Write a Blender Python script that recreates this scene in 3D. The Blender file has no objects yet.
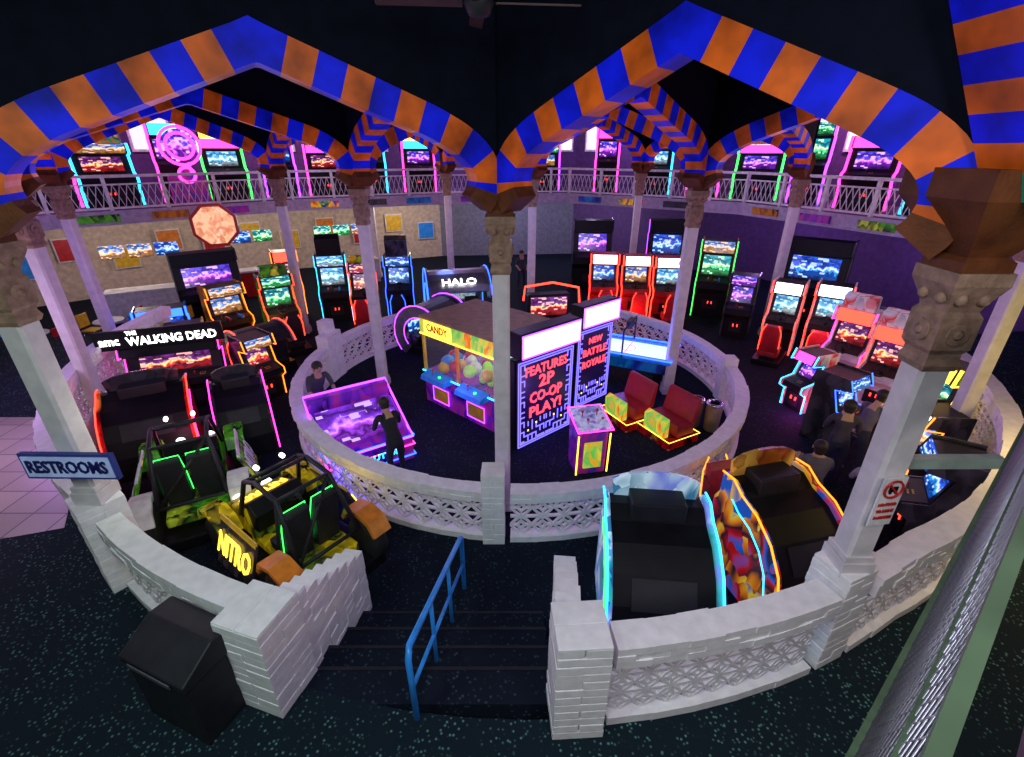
import bpy, bmesh, math, random
from mathutils import Vector, Matrix
random.seed(7)
SC=bpy.context.scene; COL=SC.collection
SC.view_settings.view_transform='Standard'
pi=math.pi
# ---------------------------------------------------------------- materials
def _nt(name):
    m=bpy.data.materials.new(name); m.use_nodes=True
    return m,m.node_tree,m.node_tree.nodes['Principled BSDF']
def mat(name,col,rough=.5,metal=0,var=.25,scale=6,bump=0,bscale=40,es=0,spec=.5):
    m,nt,b=_nt(name); N=nt.nodes; L=nt.links
    tc=N.new('ShaderNodeTexCoord'); nz=N.new('ShaderNodeTexNoise'); nz.inputs['Scale'].default_value=scale; nz.inputs['Detail'].default_value=3
    L.new(tc.outputs['Object'],nz.inputs['Vector'])
    r=N.new('ShaderNodeValToRGB'); a,c=r.color_ramp.elements
    a.position=.3; c.position=.7
    a.color=tuple(x*(1-var) for x in col)+(1,); c.color=tuple(min(1,x*(1+var*.6)) for x in col)+(1,)
    L.new(nz.outputs['Fac'],r.inputs['Fac']); L.new(r.outputs['Color'],b.inputs['Base Color'])
    b.inputs['Roughness'].default_value=rough; b.inputs['Metallic'].default_value=metal; b.inputs['Specular IOR Level'].default_value=spec
    if es:
        L.new(r.outputs['Color'],b.inputs['Emission Color']); b.inputs['Emission Strength'].default_value=es
    if bump:
        n2=N.new('ShaderNodeTexNoise'); n2.inputs['Scale'].default_value=bscale; L.new(tc.outputs['Object'],n2.inputs['Vector'])
        bp=N.new('ShaderNodeBump'); bp.inputs['Strength'].default_value=bump; bp.inputs['Distance'].default_value=.02
        L.new(n2.outputs['Fac'],bp.inputs['Height']); L.new(bp.outputs['Normal'],b.inputs['Normal'])
    return m
def neon(name,col,s=6):
    m,nt,b=_nt(name)
    b.inputs['Base Color'].default_value=(*[x*.5 for x in col],1); b.inputs['Emission Color'].default_value=(*col,1); b.inputs['Emission Strength'].default_value=s
    return m
def ramp(N,cols,pos,interp='LINEAR'):
    r=N.new('ShaderNodeValToRGB'); cr=r.color_ramp; cr.interpolation=interp
    cr.elements[0].color=(*cols[0],1); cr.elements[0].position=pos[0]; cr.elements[1].position=pos[-1]; cr.elements[1].color=(*cols[-1],1)
    for p,c in list(zip(pos,cols))[1:-1]: e=cr.elements.new(p); e.color=(*c,1)
    return r
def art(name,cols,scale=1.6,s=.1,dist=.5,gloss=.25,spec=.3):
    m,nt,b=_nt(name); N=nt.nodes; L=nt.links
    tc=N.new('ShaderNodeTexCoord'); mp=N.new('ShaderNodeMapping'); mp.inputs['Rotation'].default_value=(.7,.5,.4); mp.inputs['Scale'].default_value=(1,1,.6); L.new(tc.outputs['Object'],mp.inputs['Vector'])
    nz=N.new('ShaderNodeTexNoise'); nz.inputs['Scale'].default_value=scale; nz.inputs['Detail'].default_value=2; nz.inputs['Distortion'].default_value=dist; L.new(mp.outputs['Vector'],nz.inputs['Vector'])
    vo=N.new('ShaderNodeTexVoronoi'); vo.inputs['Scale'].default_value=scale*3.2; vo.distance='MANHATTAN'; L.new(mp.outputs['Vector'],vo.inputs['Vector'])
    sc=N.new('ShaderNodeSeparateColor'); L.new(vo.outputs['Color'],sc.inputs[0])
    a=N.new('ShaderNodeMath'); a.operation='MULTIPLY_ADD'; a.inputs[1].default_value=.22; L.new(sc.outputs[0],a.inputs[0]); L.new(nz.outputs['Fac'],a.inputs[2])
    n=len(cols); r=ramp(N,cols,[.38+.44*i/(n-1) for i in range(n)]); L.new(a.outputs[0],r.inputs['Fac'])
    L.new(r.outputs['Color'],b.inputs['Base Color']); b.inputs['Roughness'].default_value=gloss; b.inputs['Specular IOR Level'].default_value=spec
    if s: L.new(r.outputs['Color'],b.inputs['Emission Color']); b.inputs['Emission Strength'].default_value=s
    return m
def gscreen(name,ground,hor,acc,sky,s=1.5,nsc=6):
    m,nt,b=_nt(name); N=nt.nodes; L=nt.links
    tc=N.new('ShaderNodeTexCoord'); sp=N.new('ShaderNodeSeparateXYZ'); L.new(tc.outputs['Generated'],sp.inputs[0])
    nz=N.new('ShaderNodeTexNoise'); nz.inputs['Scale'].default_value=nsc; nz.inputs['Detail'].default_value=4; L.new(tc.outputs['Object'],nz.inputs['Vector'])
    a=N.new('ShaderNodeMath'); a.operation='MULTIPLY_ADD'; a.inputs[1].default_value=.9; L.new(nz.outputs['Fac'],a.inputs[0])
    a2=N.new('ShaderNodeMath'); a2.operation='SUBTRACT'; a2.inputs[1].default_value=.45; L.new(sp.outputs['Z'],a2.inputs[0]); L.new(a2.outputs[0],a.inputs[2])
    dk=tuple(x*.15 for x in sky)
    r=ramp(N,[tuple(x*.2 for x in ground),ground,dk,acc,hor,sky,dk,sky],[.0,.22,.3,.42,.5,.62,.82,1]); L.new(a.outputs[0],r.inputs['Fac'])
    mp=N.new('ShaderNodeMapping'); mp.inputs['Scale'].default_value=(9,1,13); L.new(tc.outputs['Generated'],mp.inputs['Vector'])
    vo=N.new('ShaderNodeTexVoronoi'); vo.inputs['Scale'].default_value=1; vo.inputs['Randomness'].default_value=.3; vo.distance='CHEBYCHEV'; L.new(mp.outputs['Vector'],vo.inputs['Vector'])
    s2=N.new('ShaderNodeSeparateColor'); L.new(vo.outputs['Color'],s2.inputs[0])
    g=N.new('ShaderNodeMath'); g.operation='GREATER_THAN'; g.inputs[1].default_value=.86; L.new(s2.outputs[0],g.inputs[0])
    mx=N.new('ShaderNodeMixRGB'); L.new(g.outputs[0],mx.inputs[0]); L.new(r.outputs['Color'],mx.inputs[1]); mx.inputs[2].default_value=(*[min(1,.35+.6*x) for x in acc],1)
    L.new(mx.outputs[0],b.inputs['Emission Color']); b.inputs['Emission Strength'].default_value=s; b.inputs['Base Color'].default_value=(.02,.02,.02,1); b.inputs['Roughness'].default_value=.15
    return m
def carpet(name,base,spk,scale=14):
    m,nt,b=_nt(name); N=nt.nodes; L=nt.links
    tc=N.new('ShaderNodeTexCoord'); vo=N.new('ShaderNodeTexVoronoi'); vo.inputs['Scale'].default_value=scale
    L.new(tc.outputs['Object'],vo.inputs['Vector'])
    r=ramp(N,[spk,base],[.14,.32])
    nz=N.new('ShaderNodeTexNoise'); nz.inputs['Scale'].default_value=5; nz.inputs['Detail'].default_value=8; L.new(tc.outputs['Object'],nz.inputs['Vector'])
    r2=ramp(N,[(0,0,0),(1,1,1)],[.38,.56])
    L.new(nz.outputs['Fac'],r2.inputs['Fac'])
    mx=N.new('ShaderNodeMixRGB'); mx.inputs[1].default_value=(*base,1)
    L.new(r2.outputs['Color'],mx.inputs[0]); L.new(vo.outputs['Distance'],r.inputs['Fac']); L.new(r.outputs['Color'],mx.inputs[2]); L.new(mx.outputs[0],b.inputs['Base Color'])
    b.inputs['Roughness'].default_value=.9; b.inputs['Specular IOR Level'].default_value=.15
    return m
def tiles(name,c1,c2,w=.5):
    m,nt,b=_nt(name); N=nt.nodes; L=nt.links
    tc=N.new('ShaderNodeTexCoord'); br=N.new('ShaderNodeTexBrick'); br.inputs['Scale'].default_value=1; br.inputs['Brick Width'].default_value=w; br.inputs['Row Height'].default_value=w
    br.inputs['Mortar Size'].default_value=.012; br.offset=0
    br.inputs['Color1'].default_value=(*c1,1); br.inputs['Color2'].default_value=(*[x*.7 for x in c1],1); br.inputs['Mortar'].default_value=(*c2,1)
    L.new(tc.outputs['Object'],br.inputs['Vector']); L.new(br.outputs['Color'],b.inputs['Base Color']); b.inputs['Roughness'].default_value=.35
    return m
BLK=mat('black_laminate',(.008,.008,.011),.45,spec=.2)
DRK=mat('dark_plastic',(.02,.02,.027),.5,spec=.3)
GRY=mat('grey_metal',(.25,.25,.28),.35,.7)
CHR=mat('chrome',(.7,.7,.75),.15,1,.05)
WHITE=mat('white_painted_block',(.86,.84,.88),.7,0,.1,9,.15,25)
CREAM=mat('cream_painted_wood',(.7,.65,.69),.5,0,.15)
BROWN=mat('brown_plaster',(.14,.042,.015),.6,0,.35,5,.3,spec=.2)
GOLD=mat('tan_stone_capital',(.32,.20,.145),.6,0,.35,12,.3,spec=.25)
STB=mat('blue_glossy_paint_self_lit',(.004,.012,.75),.5,0,.6,2.5,es=.20,spec=.15)  # faint emission put into the stripe paint so the arches look lit
STO=mat('orange_glossy_paint_self_lit',(.75,.13,.01),.45,0,.6,2.5,es=.08,spec=.25)  # orange stripes carry the same painted-in glow
TEAL=mat('teal_glossy_paint_self_lit',(.02,.3,.2),.3,0,.35,2,es=.05)  # teal edge of the pier glows slightly by itself too
NAVY=mat('navy_black_ceiling_paint',(.004,.006,.016),.8,spec=.1)
CARP=carpet('speckled_teal_carpet',(.006,.015,.024),(.10,.24,.22),22)
CARP2=carpet('dark_pit_carpet',(.006,.010,.022),(.03,.07,.10),18)
TILE=tiles('stone_floor_tile',(.5,.4,.38),(.15,.12,.14),.5)
BEIGE=mat('beige_wall_paint',(.62,.5,.4),.8)
PURW=mat('purple_wall_paint',(.12,.055,.2),.8)
DWALL=mat('dark_wall_paint',(.03,.025,.05),.8)
FASC=mat('lilac_fascia',(.5,.42,.6),.6)
GREYW=mat('blue_grey_wall',(.2,.2,.28),.7)
RED=mat('red_paint',(.55,.02,.02),.3); REDV=mat('red_vinyl',(.45,.02,.03),.4)
BLUEP=mat('blue_paint_self_lit',(.03,.28,.9),.3,es=.06); YEL=mat('yellow_paint',(.8,.5,.03),.35); ORG=mat('orange_paint',(.8,.25,.03),.35); GRN=mat('lime_paint_self_lit',(.35,.8,.05),.35,es=.15)  # blue and lime paint have a slight self-glow added
WHT=mat('white_plastic',(.8,.8,.83),.35); SKIN=mat('skin',(.5,.28,.19),.6,0,.1); HAIR=mat('dark_hair',(.02,.012,.01),.6)
CARD=mat('tan_cardboard_brown_top',(.34,.21,.12),.7)
RUB=mat('black_rubber',(.015,.015,.015),.7)
nC=neon('cyan_neon',(.03,.55,1),3.5); nB=neon('blue_neon',(.02,.09,1),5.5); nP=neon('purple_neon',(.35,.04,1),5); nM=neon('magenta_neon',(1,.04,.45),4)
nR=neon('red_neon',(1,.04,.02),5); nO=neon('orange_neon',(1,.22,.01),3.5); nG=neon('green_neon',(.05,1,.12),3); nY=neon('yellow_neon',(1,.65,.05),3); nW=neon('white_light',(1,.95,.9),4)
nLED=neon('red_led_letters',(1,.05,.08),2.8); nMz=neon('blue_violet_led_lines',(.15,.12,1),2.6)
S={
'blue':gscreen('game_screen_blue',(.0,.05,.3),(.7,.85,1),(.02,.3,1),(.01,.08,.7)),
'red':gscreen('game_screen_red',(.3,.01,.01),(1,.75,.3),(.9,.06,.02),(.15,.02,.2)),
'green':gscreen('game_screen_green',(.02,.25,.05),(.9,1,.5),(.1,.8,.3),(.0,.3,.4)),
'warm':gscreen('game_screen_warm',(.35,.15,.03),(1,.8,.45),(.8,.3,.05),(.1,.25,.7)),
'purple':gscreen('game_screen_purple',(.1,.01,.3),(1,.4,.9),(.6,.05,.9),(.1,.05,.8)),
'cyan':gscreen('game_screen_cyan',(.25,.3,.35),(.9,1,1),(.15,.6,.9),(.1,.45,1)),
'violet':gscreen('game_table_violet',(.2,.02,.45),(.8,.3,1),(.45,.06,1),(.2,.03,.7),1.3,3),
}
A={k:art('cabinet_art_'+k,c) for k,c in {
'blue':[(.005,.01,.08),(.01,.05,.5),(.0,.25,.6),(.01,.02,.2)],'red':[(.03,.0,.0),(.5,.01,.01),(.06,.005,.01),(.7,.3,.05)],
'green':[(.01,.02,.01),(.1,.5,.02),(.01,.015,.01),(.7,.9,.05)],'dark':[(.006,.006,.008),(.015,.015,.022),(.05,.04,.06),(.01,.01,.015)],
'multi':[(.02,.05,.4),(.6,.01,.01),(.9,.5,.02),(.01,.02,.1),(.02,.4,.1),(.8,.05,.02),(.8,.8,.8)],
'comic':[(.01,.02,.1),(.02,.12,.6),(.6,.01,.01),(.01,.01,.03),(.9,.2,.01),(.95,.6,.05),(.02,.1,.5)],'holo':[(.02,.12,.3),(.05,.45,.45),(.2,.25,.8),(.6,.8,.9),(.05,.2,.35)],
'purple':[(.03,.0,.1),(.2,.02,.5),(.5,.03,.3),(.03,.04,.5)],'yellow':[(.01,.01,.01),(.85,.6,.01),(.01,.01,.01),(.4,.7,.03)],
'white':[(.6,.6,.62),(.85,.85,.88),(.8,.05,.05),(.9,.9,.9),(.5,.5,.55)],'warm':[(.06,.02,.0),(.5,.16,.01),(.2,.03,.01),(.8,.5,.08)],
'candy':[(.9,.5,.02),(.9,.15,.02),(.8,.7,.05),(.1,.6,.1),(.9,.45,.02)]}.items()}
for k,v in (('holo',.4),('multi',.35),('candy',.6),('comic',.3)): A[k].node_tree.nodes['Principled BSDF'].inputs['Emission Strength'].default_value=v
# ---------------------------------------------------------------- mesh builder
class M:
    def __init__(s): s.v=[];s.f=[];s.m=[];s.s=[]
    def add(s,vs,fs,mi=0,sm=False):
        o=len(s.v); s.v+=[tuple(v) for v in vs]
        for f in fs: s.f.append([o+i for i in f]); s.m.append(mi); s.s.append(sm)
        return s
    def box(s,c,d,mi=0,R=None):
        c=Vector(c); vs=[]
        for x in(-.5,.5):
            for y in(-.5,.5):
                for z in(-.5,.5):
                    p=Vector((x*d[0],y*d[1],z*d[2])); 
                    if R is not None: p=R@p
                    vs.append(c+p)
        return s.add(vs,[(0,1,3,2),(4,6,7,5),(0,4,5,1),(2,3,7,6),(0,2,6,4),(1,5,7,3)],mi)
    def hexa(s,b,t,mi=0):
        n=len(b); return s.add(list(b)+list(t),[tuple(range(n))[::-1],tuple(range(n,2*n))]+[(i,(i+1)%n,n+(i+1)%n,n+i) for i in range(n)],mi)
    def prism(s,pr,x0,x1,mi=0): return s.hexa([(x0,y,z) for y,z in pr],[(x1,y,z) for y,z in pr],mi)
    def slab(s,pts,th,mi=0):
        p=[Vector(q) for q in pts]; n=(p[1]-p[0]).cross(p[-1]-p[0]).normalized()*th
        return s.hexa(p,[q+n for q in p],mi)
    def cyl(s,p,q,r,r2=None,n=12,mi=0,sm=True):
        p=Vector(p);q=Vector(q); r2=r if r2 is None else r2
        d=(q-p).normalized(); a=d.orthogonal().normalized(); b=d.cross(a)
        vs=[p+(a*math.cos(2*pi*i/n)+b*math.sin(2*pi*i/n))*r for i in range(n)]+[q+(a*math.cos(2*pi*i/n)+b*math.sin(2*pi*i/n))*r2 for i in range(n)]
        s.add(vs,[(i,(i+1)%n,n+(i+1)%n,n+i) for i in range(n)],mi,sm)
        return s.add(vs,[tuple(range(n))[::-1],tuple(range(n,2*n))],mi)
    def tube(s,pts,r,n=6,mi=0,closed=False):
        P=[Vector(p) for p in pts]; k=len(P); vs=[]; up=None
        for i in range(k):
            a=P[(i-1)%k] if(closed or i>0) else P[i]; b=P[(i+1)%k] if(closed or i<k-1) else P[i]
            d=(b-a).normalized()
            if up is None: up=d.orthogonal().normalized()
            up=(up-d*up.dot(d)).normalized(); w=d.cross(up)
            rr=r[i] if isinstance(r,(list,tuple)) else r
            vs+=[P[i]+(up*math.cos(2*pi*j/n)+w*math.sin(2*pi*j/n))*rr for j in range(n)]
        fs=[]
        for i in range(k if closed else k-1):
            for j in range(n):
                i2=(i+1)%k; fs.append((i*n+j,i*n+(j+1)%n,i2*n+(j+1)%n,i2*n+j))
        s.add(vs,fs,mi,True)
        if not closed: s.add(vs,[tuple(range(n))[::-1],tuple((k-1)*n+j for j in range(n))],mi)
        return s
    def lathe(s,pr,c=(0,0,0),n=16,mi=0,sm=True,rot=0):
        c=Vector(c); vs=[]
        for r,z in pr: vs+=[c+Vector((r*math.cos(2*pi*(j+rot)/n),r*math.sin(2*pi*(j+rot)/n),z)) for j in range(n)]
        fs=[(i*n+j,i*n+(j+1)%n,(i+1)*n+(j+1)%n,(i+1)*n+j) for i in range(len(pr)-1) for j in range(n)]
        s.add(vs,fs,mi,sm); return s.add(vs,[tuple(range(n))[::-1],tuple((len(pr)-1)*n+j for j in range(n))],mi)
    def ell(s,c,r,mi=0,n=10):
        pr=[(math.sin(pi*(i+.02)/(n*1.004)),-math.cos(pi*(i+.02)/(n*1.004))) for i in range(n+1)]
        t=M().lathe(pr,(0,0,0),n+2); 
        return s.add([(c[0]+x*r[0],c[1]+y*r[1],c[2]+z*r[2]) for x,y,z in t.v],t.f,mi,True)
def face(fx,fy): return math.atan2(fx,-fy)
def meta(o,label=None,cat=None,group=None,kind=None):
    if label:o['label']=label
    if cat:o['category']=cat
    if group:o['group']=group
    if kind:o['kind']=kind
    return o
def thing(name,label,cat,x,y,z=0,rz=0,group=None):
    o=bpy.data.objects.new(name,None); o.empty_display_size=.2; o.location=(x,y,z); o.rotation_euler=(0,0,rz); COL.objects.link(o)
    return meta(o,label,cat,group)
def ob(name,m,mats,parent=None,bevel=0,loc=None,rot=None):
    me=bpy.data.meshes.new(name); me.from_pydata(m.v,[],m.f)
    for i,p in enumerate(me.polygons): p.material_index=m.m[i]; p.use_smooth=m.s[i]
    for x in (mats if isinstance(mats,(list,tuple)) else [mats]): me.materials.append(x)
    bm=bmesh.new(); bm.from_mesh(me)
    if len(m.v)<6000: bmesh.ops.remove_doubles(bm,verts=bm.verts,dist=1e-5)
    bmesh.ops.recalc_face_normals(bm,faces=bm.faces); bm.to_mesh(me); bm.free()
    o=bpy.data.objects.new(name,me); COL.objects.link(o)
    if parent: o.parent=parent
    if loc:o.location=loc
    if rot:o.rotation_euler=rot
    if bevel:
        b=o.modifiers.new('b','BEVEL'); b.width=bevel; b.segments=2; b.limit_method='ANGLE'
    return o
TXT=[]
def text(body,parent,loc,rot,size,m,width=None,ext=.006,name='lettering'):
    c=bpy.data.curves.new(name,'FONT'); c.body=body; c.size=size; c.extrude=ext; c.offset=size*.02; c.align_x='CENTER'; c.align_y='CENTER'; c.resolution_u=2
    c.materials.append(m); o=bpy.data.objects.new(name,c); COL.objects.link(o); o.parent=parent; o.location=loc; o.rotation_euler=rot
    TXT.append((o,width)); return o
F=(pi/2,0,0)
# ---------------------------------------------------------------- camera
cam=bpy.data.cameras.new('camera'); co=bpy.data.objects.new('camera',cam); COL.objects.link(co); SC.camera=co
cam.sensor_width=36; cam.lens=480/1024*36; cam.clip_start=.02
co.location=(0,0,5.5); co.rotation_euler=(math.radians(90-25.4),0,0)
# ---------------------------------------------------------------- shell
CX,CY=.15,10.75
R1=5.0
def R2(ph): # degrees, -190..10
    return 8.05+max(0,(ph+60)/60)*1.3+max(0,(-130-ph)/60)*1.5
def pol(ph,r): a=math.radians(ph); return (CX+r*math.cos(a),CY+r*math.sin(a))
meta(ob('floor',M().box((0,14,-.05),(50,44,.1)),CARP2),kind='structure')
m=M(); phs=[-190+i*4 for i in range(51)]
for a,b in zip(phs[:-1],phs[1:]):
    p,q=pol(a,R2(a)+.02),pol(b,R2(b)+.02); p2,q2=pol(a,26),pol(b,26)
    m.hexa([(*p,.0),(*q,.0),(*q2,.0),(*p2,.0)],[(*p,.7),(*q,.7),(*q2,.7),(*p2,.7)])
meta(ob('floor_2',m,CARP),kind='structure')
meta(ob('floor_3',M().add([(-12,3.4,.706),(-6.3,5.2,.706),(-8.4,8.3,.706),(-14,8.3,.706)],[(0,1,2,3)]),TILE),kind='structure')
meta(ob('ceiling',M().box((0,12,7.75),(44,40,.1)),NAVY),kind='structure')
P=[(-17.5,6),(-14.3,15.5),(-8.9,20.7),(-3,23.5),(2.6,24),(8.8,19.5),(11.3,13.5),(13,7)]
Q=[(x*1.35,(y-10)*1.35+10) for x,y in P]
for i in range(len(P)-1):
    m=M(); a,b,c,d=P[i],P[i+1],Q[i+1],Q[i]
    m.hexa([(*a,3.3),(*b,3.3),(*c,3.3),(*d,3.3)],[(*a,3.7),(*b,3.7),(*c,3.7),(*d,3.7)])
    meta(ob('floor_%d'%(i+4),m,[PURW]),kind='structure')
    m=M(); dd=Vector((d[0],d[1],0));cc=Vector((c[0],c[1],0))
    m.slab([dd,cc,cc+Vector((0,0,3.3)),dd+Vector((0,0,3.3))],.1,0); m.slab([dd+Vector((0,0,3.7)),cc+Vector((0,0,3.7)),cc+Vector((0,0,7.7)),dd+Vector((0,0,7.7))],.1,1)
    meta(ob('wall_back_%d'%i,m,[BEIGE if i<3 else GREYW if i==3 else PURW,PURW]),kind='structure')
meta(ob('wall_front',M().box((0,-6,4),(40,.1,8)),DWALL),kind='structure')
wn=1; GLOWL=neon('added_glow_lilac',(.75,.55,1),1.6); GLOWW=neon('added_glow_warm',(1,.85,.7),1.6)  # glowing window-like panels added to brighten the upper gallery walls
for seg_,n_ in ((0,2),(1,4),(2,4),(3,4),(4,4),(5,4)):
    c,d=Vector(Q[seg_]),Vector(Q[seg_+1])
    for k in range(n_):
        u=(k+.5)/n_; p=c.lerp(d,u); nn=(Vector((0,10))-p).normalized(); p=p+nn*.2; e=(d-c).normalized()
        o=ob('glow_panel_%d'%wn,M().box((0,0,0),(1.5,.06,1.5)).box((0,-.04,0),(1.3,.03,1.3),1).box((0,-.07,0),(.05,.03,1.3)),[WHT,GLOWL if wn%2 else GLOWW],None,loc=(p.x,p.y,6.2),rot=(0,0,math.atan2(e.y,e.x))); meta(o,kind='structure'); wn+=1
# balcony railings
sa_=['blue','warm','dark','green','multi','purple']
for i in range(len(P)-1):
    a=Vector((*P[i],0)); b=Vector((*P[i+1],0)); L=(b-a).length; rz=math.atan2(b.y-a.y,b.x-a.x)
    t=thing('balcony_railing','white ornamental metal railing along upper gallery edge','railing',a.x,a.y,3.7,rz,'upper gallery railings')
    m=M(); m.box((L/2,.08,1.05),(L,.09,.09)); m.box((L/2,.08,.08),(L,.06,.06)); m.box((L/2,.08,.8),(L,.05,.05))
    n=int(L/.2)
    for k in range(n): 
        x=L*(k+.5)/n; m.cyl((x-.1,.08,.08),(x+.1,.08,.8),.016,n=4); m.cyl((x+.1,.08,.08),(x-.1,.08,.8),.016,n=4)
    ob('rail',m,WHT,t)
    for k in range(int(L/1.6)+1): ob('post',M().box((min(L,k*1.6+.03),.08,.55),(.1,.1,1.1)),WHT,t)
    m=M().box((L/2,-.03,-.2),(L,.05,.42)); m.box((L/2,-.07,-.02),(L,.06,.06)); m.box((L/2,-.07,-.4),(L,.06,.05)); ob('fascia',m,FASC,t)
    k=1.2
    while k<L-.8 and 1<=i<=5:
        ob('sign_panel',M().box((k,-.1,-.21),(1.1,.04,.24)),A[sa_[int(k*2+i)%6]],t); k+=2.0
# ---------------------------------------------------------------- low block walls
def jit(a=.008): return random.uniform(-a,a)
def solid_arc(m,a0,a1,Rf,z0,z1,th,rowh=.1,bl=.4,jj=.006):
    rows=max(1,round((z1-z0)/rowh)); h=(z1-z0)/rows
    for r in range(rows):
        n=max(1,int(abs(math.radians(a1-a0))*Rf((a0+a1)/2)/bl)); off=.5*(r%2)
        cuts=[0]+[ (k+off)/n for k in range(0 if off else 1,n)]+[1]
        for u0,u1 in zip(cuts[:-1],cuts[1:]):
            if u1-u0<1e-4: continue
            f0=a0+(a1-a0)*u0; f1=a0+(a1-a0)*u1; j=jit(jj)
            i0=pol(f0,Rf(f0)-th/2-j);i1=pol(f1,Rf(f1)-th/2-j);o1=pol(f1,Rf(f1)+th/2+j);o0=pol(f0,Rf(f0)+th/2+j)
            za=z0+r*h; zb=za+h
            m.hexa([(*i0,za),(*i1,za),(*o1,za),(*o0,za)],[(*i0,zb),(*i1,zb),(*o1,zb),(*o0,zb)])
def lattice_arc(m,a0,a1,Rf,z0,z1,th):
    R=Rf((a0+a1)/2); L=abs(math.radians(a1-a0))*R; rows=max(1,round((z1-z0)/.27)); h=(z1-z0)/rows; n=max(1,round(L/h)); w=L/n
    def bar(fc,zc,p,q,wd,t=th):
        d=Vector((q[0]-p[0],q[1]-p[1])); d.normalize(); nn=Vector((-d.y,d.x))*wd/2
        c=[(p[0]+nn.x,p[1]+nn.y),(p[0]-nn.x,p[1]-nn.y),(q[0]-nn.x,q[1]-nn.y),(q[0]+nn.x,q[1]+nn.y)]
        bb=[];tt=[]
        for x,y in c:
            f=fc+math.degrees(x/R); bb.append((*pol(f,Rf(f)-t/2),zc+y)); tt.append((*pol(f,Rf(f)+t/2),zc+y))
        m.hexa(bb,tt)
    for i in range(n):
        fc=a0+(a1-a0)*(i+.5)/n
        for r in range(rows):
            zc=z0+(r+.5)*h; rr=min(w,h)*.2
            for k in range(4):
                a=pi/2*k; b=a+pi/2
                bar(fc,zc,(rr*math.cos(a),rr*math.sin(a)),(rr*math.cos(b),rr*math.sin(b)),.03)
                bar(fc,zc,(rr*math.cos(a),rr*math.sin(a)),(w*.5*math.cos(a),h*.5*math.sin(a)),.03)
                for s_ in(0,1):
                    e=(w*.5*math.cos(a),h*.5*math.sin(a)) if s_==0 else (w*.5*math.cos(b),h*.5*math.sin(b))
                    c_=(w*.27*(math.cos(a)+math.cos(b)),h*.27*(math.sin(a)+math.sin(b)))
                    bar(fc,zc,e,c_,.026)
            bar(fc,zc,(-w/2,h/2),(w/2,h/2),.03)
def arcwall(a0,a1,Rf,zb,zt,label,th=.2):
    t=thing('block_wall',label,'wall',0,0); cp=.25 if zb>.5 else .18
    m=M()
    if zb>.5: solid_arc(m,a0,a1,Rf,0,zb,th)
    solid_arc(m,a0,a1,Rf,zb,zb+.1,th); ob('base_course',m,WHITE,t)
    m=M(); lattice_arc(m,a0,a1,Rf,zb+.1,zt-cp,.05); ob('pierced_block_screen',m,WHITE,t)
    m=M(); solid_arc(m,a0,a1,Rf,zt-cp,zt,th+.06,.085,.3,.012); ob('coping',m,WHITE,t)
def pillar(x,y,z0,z1,w,rz,label,d=None):
    d=d or w; m=M(); z=z0;r=0
    while z<z1-.01:
        h=min(.1,z1-z); e=jit(.01); 
        if r%2: m.box((-w/4,0,z-z0+h/2),(w/2+e,d+jit(.012),h)); m.box((w/4,0,z-z0+h/2),(w/2+e,d+jit(.012),h))
        else: m.box((0,-d/4,z-z0+h/2),(w+e,d/2,h)); m.box((0,d/4,z-z0+h/2),(w+jit(.012),d/2,h))
        z+=h;r+=1
    o=ob('block_pillar',m,WHITE,None,.008,(x,y,z0),(0,0,rz)); return meta(o,label,'pillar')
def radf(x,y): return math.atan2(y-CY,x-CX)+pi/2
R1f=lambda p:R1
aL=math.degrees(math.atan2(3.0-CY,-2.3-CX)); aR=math.degrees(math.atan2(2.75-CY,.58-CX))
aRc=math.degrees(math.atan2(3.4-CY,3.2-CX)); aLc=math.degrees(math.atan2(4.4-CY,-4.8-CX))
arcwall(aR+2,aRc-2,R2,.7,1.8,'white pierced breeze block wall beside the steps')
arcwall(aRc+2,-30,R2,.7,1.8,'curved white pierced block wall lit warm yellow')
arcwall(-30,4,R2,.7,1.8,'curved white pierced block wall behind game machines')
arcwall(aLc+2,aL-2,R2,.7,1.75,'white pierced block wall behind the black bin')
arcwall(-190,aLc-2,R2,.7,1.75,'curved white block wall under purple light')
arcwall(-187,-95,R1f,0,.95,'curved white low wall around the central game floor')
arcwall(-92,-5,R1f,0,.95,'curved white pierced low wall around the central floor')
arcwall(-2,52,R1f,0,.95,'curved low white wall behind the air hockey table')
arcwall(133,166,R1f,0,.95,'short curved white wall near the round game pods')
for (x,y,z0,z1,w,l) in [(-2.3,3.0,.7,1.82,.5,'stacked white split-face block pillar at head of steps'),(.58,2.75,.7,1.92,.46,'stacked white block pillar beside the blue handrail'),
    (3.2,3.4,.7,1.95,.38,'white block pillar carrying a painted column'),(-4.8,4.4,.7,1.9,.45,'white block pillar carrying a column with sign')]:
    pillar(x,y,z0,z1,w,radf(x,y),l)
pillar(-.28,5.77,0,1.3,.34,0,'white block pillar in the curved low wall')
for i,ph in enumerate((-189,-3.5,167)):
    x,y=pol(ph,R1); pillar(x,y,0,1.25-.15*(i%2),.32,radf(x,y),'stepped white block pillar ending the low wall')
x,y=pol(-192.3,R1+.1); pillar(x,y,0,1.55,.3,radf(x,y),'taller white block pillar beside a stepped end')
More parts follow.
